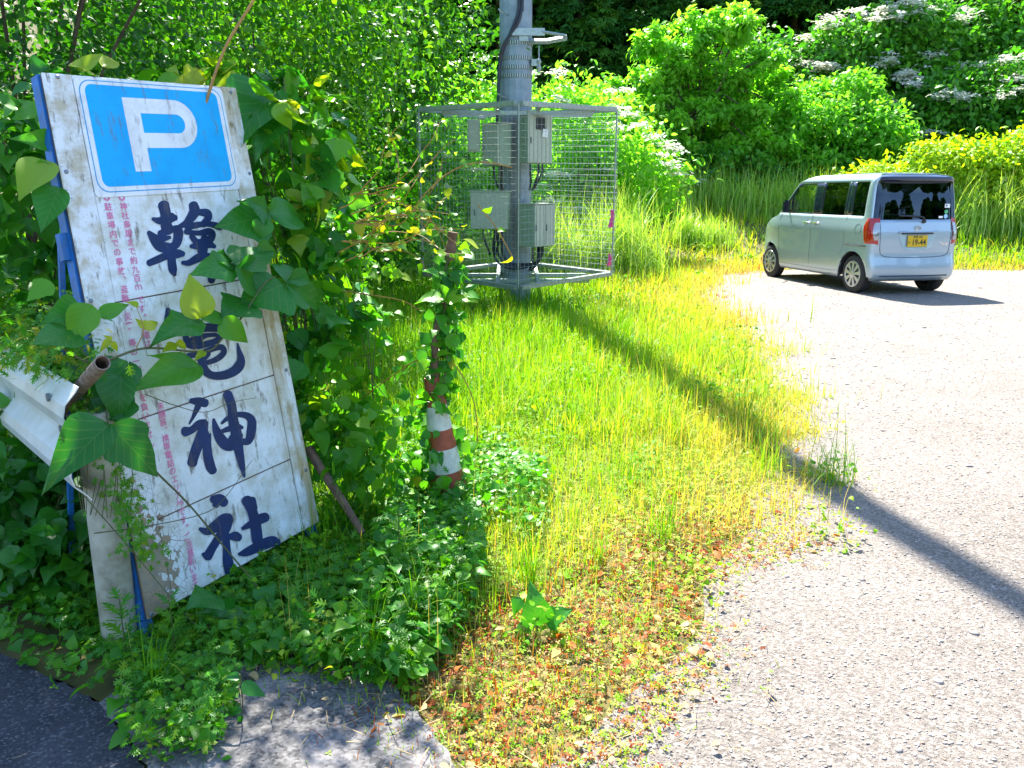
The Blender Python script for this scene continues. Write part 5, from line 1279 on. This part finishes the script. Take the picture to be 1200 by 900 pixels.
vine(front, FO, [(240, 412, .94), (232, 373, .93)], .002); vine(front, FO, [(262, 395, .94), (300, 352, .93)], .0025); vine(front, FO, [(160, 408, .95), (168, 385, .94), (160, 360, .94)], .002, mt='yellowstem')
vine(front, FO, [(170, 462, .95), (205, 475, .96), (240, 483, .96), (270, 472, .97), (300, 466, .97)], .0018); vine(front, FO, [(80, 560, .95), (150, 640, .95), (200, 700, .94), (240, 745, .93)], .002)
vine(front, FO, [(127, 498, .93), (118, 450, .95), (90, 400, .96)], .003); vine(front, FO, [(312, 255, .95), (330, 300, .97), (332, 334, .92)], .0025); vine(front, FO, [(272, 312, .94), (300, 300, .95), (330, 300, .97)], .002)
# small yellow shoots on the stem
for (b_, t_, ti) in (((168,385),(160,372),.97),((168,385),(188,374),1.0),((130,400),(118,408),.98),((131,400),(140,412),.96),((131,399),(122,392),1.0),((162,360),(150,352),.9),((205,402),(190,412),.93),((206,401),(222,408),.95),((240,412),(228,420),.9)):
    bb, tt = plane_leaf(b_, t_, .945); big_leaf(front, FO, bb, tt, .7, ti)
# small lobed leaves hanging at the sign's left edge
small = thing('creeper_vine', 'small-leaved creeper hanging down the left edge of the sign over the rail', 'vine', tuple(ORG+[-.15, -.05, 0])); SO = np.array(small.location)
n_ = 420; s_ = rng.random(n_); px_ = np.c_[np.interp(s_, [0, .2, .55, .8, 1], [95, 108, 140, 155, 175])+rng.normal(0, 13, n_), 470+s_*185+rng.normal(0, 8, n_)]
P = np.array([sgn_depth(x, y, rng.uniform(.93, .985)) for x, y in px_])-SO
pr_ = [scatter(mug, P, rng.normal(size=(n_, 3))*[1, .6, .8]+[.1, -.3, -.6], rng.normal(0, .3, (n_, 3))+[.3, -1, .5], .026*rng.uniform(.6, 1.3, n_)*np.ones(n_), rng.uniform(.4, .9, n_))]
n_ = 1500; s_ = rng.random(n_); a_ = rng.normal(0, 1, n_)
P = np.c_[-1.36-s_*1.2, 2.44+s_*1.3, .91+np.abs(rng.normal(0, .07, n_))]+np.c_[rng.normal(0, .09, n_), rng.normal(0, .09, n_), np.zeros(n_)]-SO
pr_.append(scatter(mug, P, rng.normal(size=(n_, 3))+[.2, -.4, -.1], rng.normal(0, .4, (n_, 3))+[0, -.4, 1], .038*rng.uniform(.6, 1.3, n_), rng.uniform(.3, 1, n_)))
link('foliage', scat_mesh('foliage', pr_), small, M['vinefar'])
mb = MB()
for k in range(14):
    q = [sgn_depth(95+k*4+r_.uniform(-8, 8), 440+j*55, .965)-SO+np.array([r_.uniform(-.02, .02), r_.uniform(-.02, .02), 0]) for j in range(4)]; mb.tube(catmull(q, 4), .0014, 4)
mb.build('stem', M['vinestem'], small)

kw = dict(spread=.35, clump=9, up=.6, droop=-.5, shell=(.2, 1))
plant('kudzu_vine', 'thick heap of kudzu leaves hanging on the right edge of the signboard', 'vine', (-.95, 3.85, 0),
      [(-1.04, 3.85, 1.62, .24, .2, .34, 200), (-.98, 3.80, 1.22, .24, .2, .3, 190), (-.92, 3.72, .84, .19, .2, .3, 120), (-.86, 3.6, .5, .18, .2, .22, 90), (-1.15, 3.85, 1.95, .25, .15, .10, 40)], M['kudzu'], .112, kudzu, .012, tint=(.1, 1.0), **kw)  # wide tint range paints in yellow sunlit leaves
plant('kudzu_vine', 'looser small-leaved vine between the sign and the striped cone', 'vine', (-.62, 3.7, 0),
      [(-.72, 3.75, 1.15, .18, .15, .28, 80), (-.66, 3.7, .72, .2, .15, .28, 130), (-.62, 3.5, .36, .24, .2, .24, 330)], M['vinefar'], .062, kudzu_lo, .006, tint=(.3, 1.0), **kw)
plant('kudzu_vine', 'kudzu leaves in deep shade behind the left edge of the sign', 'vine', (-2.1, 3.7, .0),
      [(-2.1, 3.6, 1.5, .35, .3, .45, 230), (-2.3, 3.8, .9, .45, .4, .4, 300), (-1.9, 3.3, .45, .4, .35, .35, 260), (-1.75, 3.5, 1.0, .2, .2, .4, 120)], M['kudzu'], .105, kudzu, .012, tint=(.0, .8), **kw)
plant('ground_vine', 'dark large-leaved vine under the guardrail left of its post', 'vine', (-1.75, 2.85, 0),
      [(-1.75, 2.85, .28, .35, .2, .25, 240), (-1.5, 2.9, .16, .3, .2, .15, 160), (-2.1, 3.1, .3, .4, .3, .28, 220)], M['kudzu'], .08, kudzu_lo, .008, tint=(0, .55), ground=.02, **kw)
# yellowish tangle of thin shoots reaching to the right
tg_ = thing('tangled_vine', 'tangle of thin yellow-orange shoots reaching right towards the cage', 'vine', (-.6, 3.75, 0)); TO = np.array([-.6, 3.75, 0])
mb = MB(); lp, ld = [], []
for k in range(16):
    x, y, Y_ = 405+r_.uniform(-10, 30), r_.uniform(215, 330), r_.uniform(3.5, 3.8); q = [at(x, y, Y_)]; a = r_.uniform(-.5, .35)
    for j in range(6):
        x += r_.uniform(16, 28)*math.cos(a); y += 24*math.sin(a)+ (3 if j > 3 else -2); a += r_.uniform(-.55, .55); q.append(at(x, y, Y_+r_.uniform(-.04, .04)))
        if x > 555: break
    pts = catmull(q, 5); mb.tube([p-TO for p in pts], [.0032*(1-.6*i/len(pts)) for i in range(len(pts))], 5)
    for p in pts[5::5]: lp.append(p-TO+rng.normal(0, .012, 3)); ld.append(rng.normal(size=3)+[.3, -.3, -.2])
for q in ([(410,262),(440,262),(470,262),(500,225),(530,200),(565,190),(600,196)], [(420,470),(460,440),(495,420),(530,425),(555,470),(560,520)], [(395,340),(430,345),(470,352),(495,365)], [(560,240),(580,265),(600,300)]):
    pts = catmull([at(x, y, 3.62) for x, y in q], 6); mb.tube([p-TO for p in pts], .0028, 5)
    for p in pts[2::5]: lp.append(p-TO); ld.append(rng.normal(size=3))
mb.build('stem', M['yellowstem'], tg_, smooth=True)
n_ = len(lp); link('leaves', scat_mesh('leaves', [scatter(kudzu_lo, np.array(lp), np.array(ld), rng.normal(0, .5, (n_, 3))+[0, -.5, .8], .045*rng.uniform(.5, 1.3, n_), np.clip(rng.uniform(.6, 1.1, n_), 0, 1))]), tg_, M['vinefar'])
# creeper climbing the cone and stake
cr = thing('creeper_vine', 'dark green creeper wound round the striped cone and its stake', 'vine', c0); CO = np.array(c0)
n_ = 400; s_ = rng.random(n_)**1.15; cx = np.interp(s_, [0, .4, 1], [.0, -.06, p1[0]]); P = np.c_[cx+rng.normal(0, .07*(1-.55*s_)), rng.normal(0, .05, n_)+.02, .06+s_*1.15]
mk = (P[:, 0] > -.04) & (P[:, 2] < .58) & (rng.random(n_) < .45); P = P[~mk]; n_ = len(P)
pr_ = [scatter(kudzu_lo, P, rng.normal(size=(n_, 3))+[0, -.4, -.5], rng.normal(0, .3, (n_, 3))+[0, -.8, .9], .062*rng.uniform(.6, 1.25, n_), rng.uniform(.0, .8, n_))]
link('foliage', scat_mesh('foliage', pr_), cr, M['vinefar'])
mb = MB()
for k in range(5):
    ph = r_.uniform(0, 6); mb.tube([(np.interp(z, [0, .6, 1.25], [0, -.06, p1[0]])+.05*math.cos(ph+z*6)*(1-.5*z), .05*math.sin(ph+z*6)*(1-.5*z), z) for z in np.linspace(.02, 1.2, 26)], .003, 5)
mb.build('stem', M['vinestem'], cr, smooth=True)
pl_ = thing('kudzu_vine', 'three pale wide leaves on the wooden stake above the cone', 'vine', tuple(at(522, 352, 3.55))); PO = np.array(pl_.location)
for b_, t_, ti in (((520,350),(488,345),.75),((524,350),(556,346),.8),((522,352),(520,330),.7),((560,290),(545,278),.95),((515,325),(500,312),.6)):
    big_leaf(pl_, PO, at(*b_, 3.5), at(*t_, 3.46), 1.0, ti, up=1.8)

# ------------------------------------------------------------------ undergrowth near the camera
und = []
def under(n, poly, hmax, size, tp, tint, up=.9):
    a = np.array(poly); lo, hi = a.min(0), a.max(0); P = rng.uniform(lo, hi, (n*3, 2)); P = P[poly_in(P, poly)][:n]; n = len(P)
    hn = hmax*(.35+.65*(.5+.5*vnoise(P, 5, 9))); fr_ = (((P-BL[:2]) @ NN[:2]) > -.22) & (P[:, 0] < -.5); hn = np.where(fr_ & (P[:, 1] > 2.28), hn*.3, hn); hn = np.where(P[:, 0] > -.42, hn*.75, hn)
    z = rng.random(n)**.7*hn+.01
    und.append(scatter(tp, np.c_[P, z], rng.normal(size=(n, 3))*[1, 1, .4]+[.05, -.25, 0], rng.normal(0, .4, (n, 3))+[0, -.15, up], size*rng.uniform(.55, 1.3, n), np.clip(rng.uniform(*tint, n), 0, 1)))
A1 = [(-1.15, 2.75), (-.98, 2.38), (-.7, 2.28), (-.48, 2.17), (-.28, 2.15), (-.12, 2.7), (-.15, 3.5), (-.4, 3.9), (-.95, 3.5)]
under(2300, A1, .32, .05, kudzu_lo, (.1, .75)); under(2000, A1, .40, .045, mug, (.2, .85)); under(1300, A1, .22, .035, clov, (.2, .8))
A2 = [(-2.3, 3.1), (-1.45, 2.45), (-1.2, 2.3), (-1.12, 2.05), (-.98, 1.84), (-.76, 1.86), (-.82, 2.2), (-1.0, 2.55), (-1.6, 3.2)]
under(1900, A2, .17, .036, mug, (.25, .9)); under(1600, A2, .10, .026, clov, (.2, .9)); under(260, A2, .10, .05, kudzu_lo, (.2, .7))
A5 = [(-4, 3.3), (-2.6, 2.72), (-1.6, 2.34), (-1.2, 2.1), (-1.1, 2.3), (-1.6, 2.75), (-2.6, 3.2), (-4, 4.2)]
under(1500, A5, .16, .045, kudzu_lo, (.1, .7)); under(1200, A5, .14, .035, mug, (.2, .8))
A3 = [(-2.6, 3.6), (-1.6, 2.6), (-1.2, 2.75), (-1.0, 3.3), (-1.6, 4.4), (-2.9, 4.6)]
under(2600, A3, .35, .06, kudzu_lo, (0, .5))
A4 = [(-.3, 3.5), (.12, 3.2), (.2, 3.9), (-.1, 4.6), (-.6, 4.7), (-.7, 4.0)]
under(1300, A4, .25, .04, kudzu_lo, (.3, .9)); under(800, A4, .28, .04, mug, (.4, .9))
tag(link('undergrowth', scat_mesh('undergrowth', und), None, M['vinefar']), kind='stuff')
# weeds one can tell apart
def weed_proto(kind):
    t = thing('mugwort_weed', 'x', 'weed', (0, 0, 0)); n = 26; z = np.linspace(.02, .26, n); a = np.arange(n)*2.4
    P = np.c_[.008*np.cos(a), .008*np.sin(a), z]; D = np.c_[np.cos(a), np.sin(a), .35+z*1.5]; N = np.c_[-np.cos(a)*.4, -np.sin(a)*.4, np.ones(n)]
    link('leaves', scat_mesh('leaves', [scatter(mug, P, D, N, (.085-.14*z*.9).clip(.03)*1.0, rng.uniform(.15, .75, n))]), t, M['vinefar'])
    MB().tube([(0, 0, 0), (.004, .003, .13), (0, 0, .27)], [.003, .0025, .001], 5).build('stem', M['vinestem'], t); return t
def tuft_proto():
    t = thing('grass_tuft', 'x', 'grass', (0, 0, 0)); n = 34; a = rng.uniform(0, 6.28, n); l = np.abs(rng.normal(.25, .25, n))
    D = np.c_[np.cos(a)*l, np.sin(a)*l, np.ones(n)]; N = -np.c_[np.cos(a), np.sin(a), np.zeros(n)]; hh = rng.uniform(.12, .34, n)
    link('blades', scat_mesh('blades', [scatter(longblades, np.c_[rng.normal(0, .012, (n, 2)), np.zeros(n)], D, N, np.c_[np.full(n, .0045), hh, hh], rng.uniform(.15, .6, n))]), t, M['grass']); return t
wp, tp_ = weed_proto(0), tuft_proto()
WS = [((205,775),'feathery weed at the foot of the white post'),((150,790),'feathery weed on the edge of the dark asphalt, left of the grass tuft'),((250,770),'feathery weed just under the lower left corner of the sign'),
      ((395,640),'feathery weed in the shade right of the sign\'s lower corner'),((420,610),'feathery weed behind the dead branch foot'),((370,665),'feathery weed touching the lower right corner of the sign'),
      ((545,660),'feathery weed just in front of the striped cone'),((300,775),'feathery weed at the back edge of the concrete'),((470,700),'feathery weed among the dark leaves between sign and dry patch')]
for k, (p, l) in enumerate(WS):
    q = gnd(*p); o = wp if k == 0 else dup(wp, (0, 0, 0)); o.location = (q[0], q[1], .01); o.rotation_euler = (0, 0, k*1.3); o['label'] = l; o['group'] = 'feathery weeds near the sign'; s = r_.uniform(.8, 1.2)*(.38 if k in (2, 5, 7) else 1); o.scale = (s, s, s)
TS = [((185,820),'long-bladed grass tuft between the asphalt and the concrete'),((140,735),'tall grass tuft against the white guardrail post'),((440,790),'grass tuft at the dry edge beside the concrete'),((410,760),'grass tuft in front of the dark leaves right of the sign'),
      ((520,745),'grass tuft on the border of the rusty dry patch'),((620,690),'grass tuft behind the lone kudzu seedling'),((700,665),'bright grass tuft in the sunny meadow near the gravel'),((480,760),'thin grass tuft left of the rusty dry patch'),((255,860),'low grass tuft growing through the concrete joint')]
for k, (p, l) in enumerate(TS):
    q = gnd(*p); o = tp_ if k == 0 else dup(tp_, (0, 0, 0)); o.location = (q[0], q[1], .01); o.rotation_euler = (0, 0, k*1.9); o['label'] = l; o['group'] = 'grass tufts in the foreground'; s = r_.uniform(.75, 1.25)*(.5 if k == 8 else 1); o.scale = (s, s, s)
sd_ = thing('kudzu_seedling', 'lone low kudzu plant with broad leaves in the rusty dry patch', 'plant', tuple(gnd(628, 748))); DO = np.array(sd_.location)
b0 = gnd(628, 748)+[0, 0, .05]
for b_, t_, wd, ti in (((630,733),(626,693),1.05,.45),((622,738),(601,748),1.2,.5),((640,730),(668,712),1.0,.35),((610,700),(600,722),.8,.3)):
    Yb = 2.5; big_leaf(sd_, DO, at(*b_, Yb), at(*t_, Yb-.02), wd, ti, up=.8)
MB().tube([np.array([0, 0, 0]), at(630, 733, 2.5)-DO], .003, 5).build('stem', M['vinestem'], sd_)
lone = thing('kudzu_seedling', 'single upright shoot with two small leaves on the grey concrete', 'plant', tuple(gnd(283, 850))); LO = np.array(lone.location); Yb = float(LO[1])
for b_, t_, ti in (((284,800),(312,815),.2),((283,832),(264,838),.25),((284,838),(278,850),.2),((282,795),(262,792),.2)): big_leaf(lone, LO, at(*b_, Yb), at(*t_, Yb-.01), .7, ti)
mb = MB(); mb.tube([p-LO for p in catmull([at(283, 850, Yb), at(284, 820, Yb), at(281, 790, Yb)], 4)], .0018, 5); mb.build('stem', M['vinestem'], lone)
# fallen dry straw and leaves on the ground
parts = []
n = 900; P = np.c_[rng.uniform(-1.6, .9, n), rng.uniform(1.7, 3.0, n)]; d = poly_dist(P, EDGE[:9]); P = P[rng.random(n) < np.exp(-d/.10)]; n = len(P); a = rng.uniform(0, 6.28, n)
parts.append(scatter(blades[:2], np.c_[P, np.full(n, .028)], np.c_[np.cos(a), np.sin(a), rng.normal(0, .05, n)], np.tile([0, 0, 1.], (n, 1)), np.c_[np.full(n, .003), rng.uniform(.03, .12, n), rng.uniform(.01, .03, n)], rng.random(n)))
n = 150; P = np.c_[rng.uniform(-1.3, .8, n), rng.uniform(1.75, 2.9, n)]; d = poly_dist(P, EDGE[:9]); P = P[rng.random(n) < np.exp(-d/.15)]; n = len(P); a = rng.uniform(0, 6.28, n)
parts.append(scatter(kudzu_lo, np.c_[P, np.full(n, .03)], np.c_[np.cos(a), np.sin(a), rng.normal(0, .2, n)], rng.normal(0, .3, (n, 3))+[0, 0, 1.], .035*rng.uniform(.4, 1.2, n), rng.random(n)))
tag(link('dry_litter', scat_mesh('dry_litter', parts), None, M['dry']), kind='stuff')
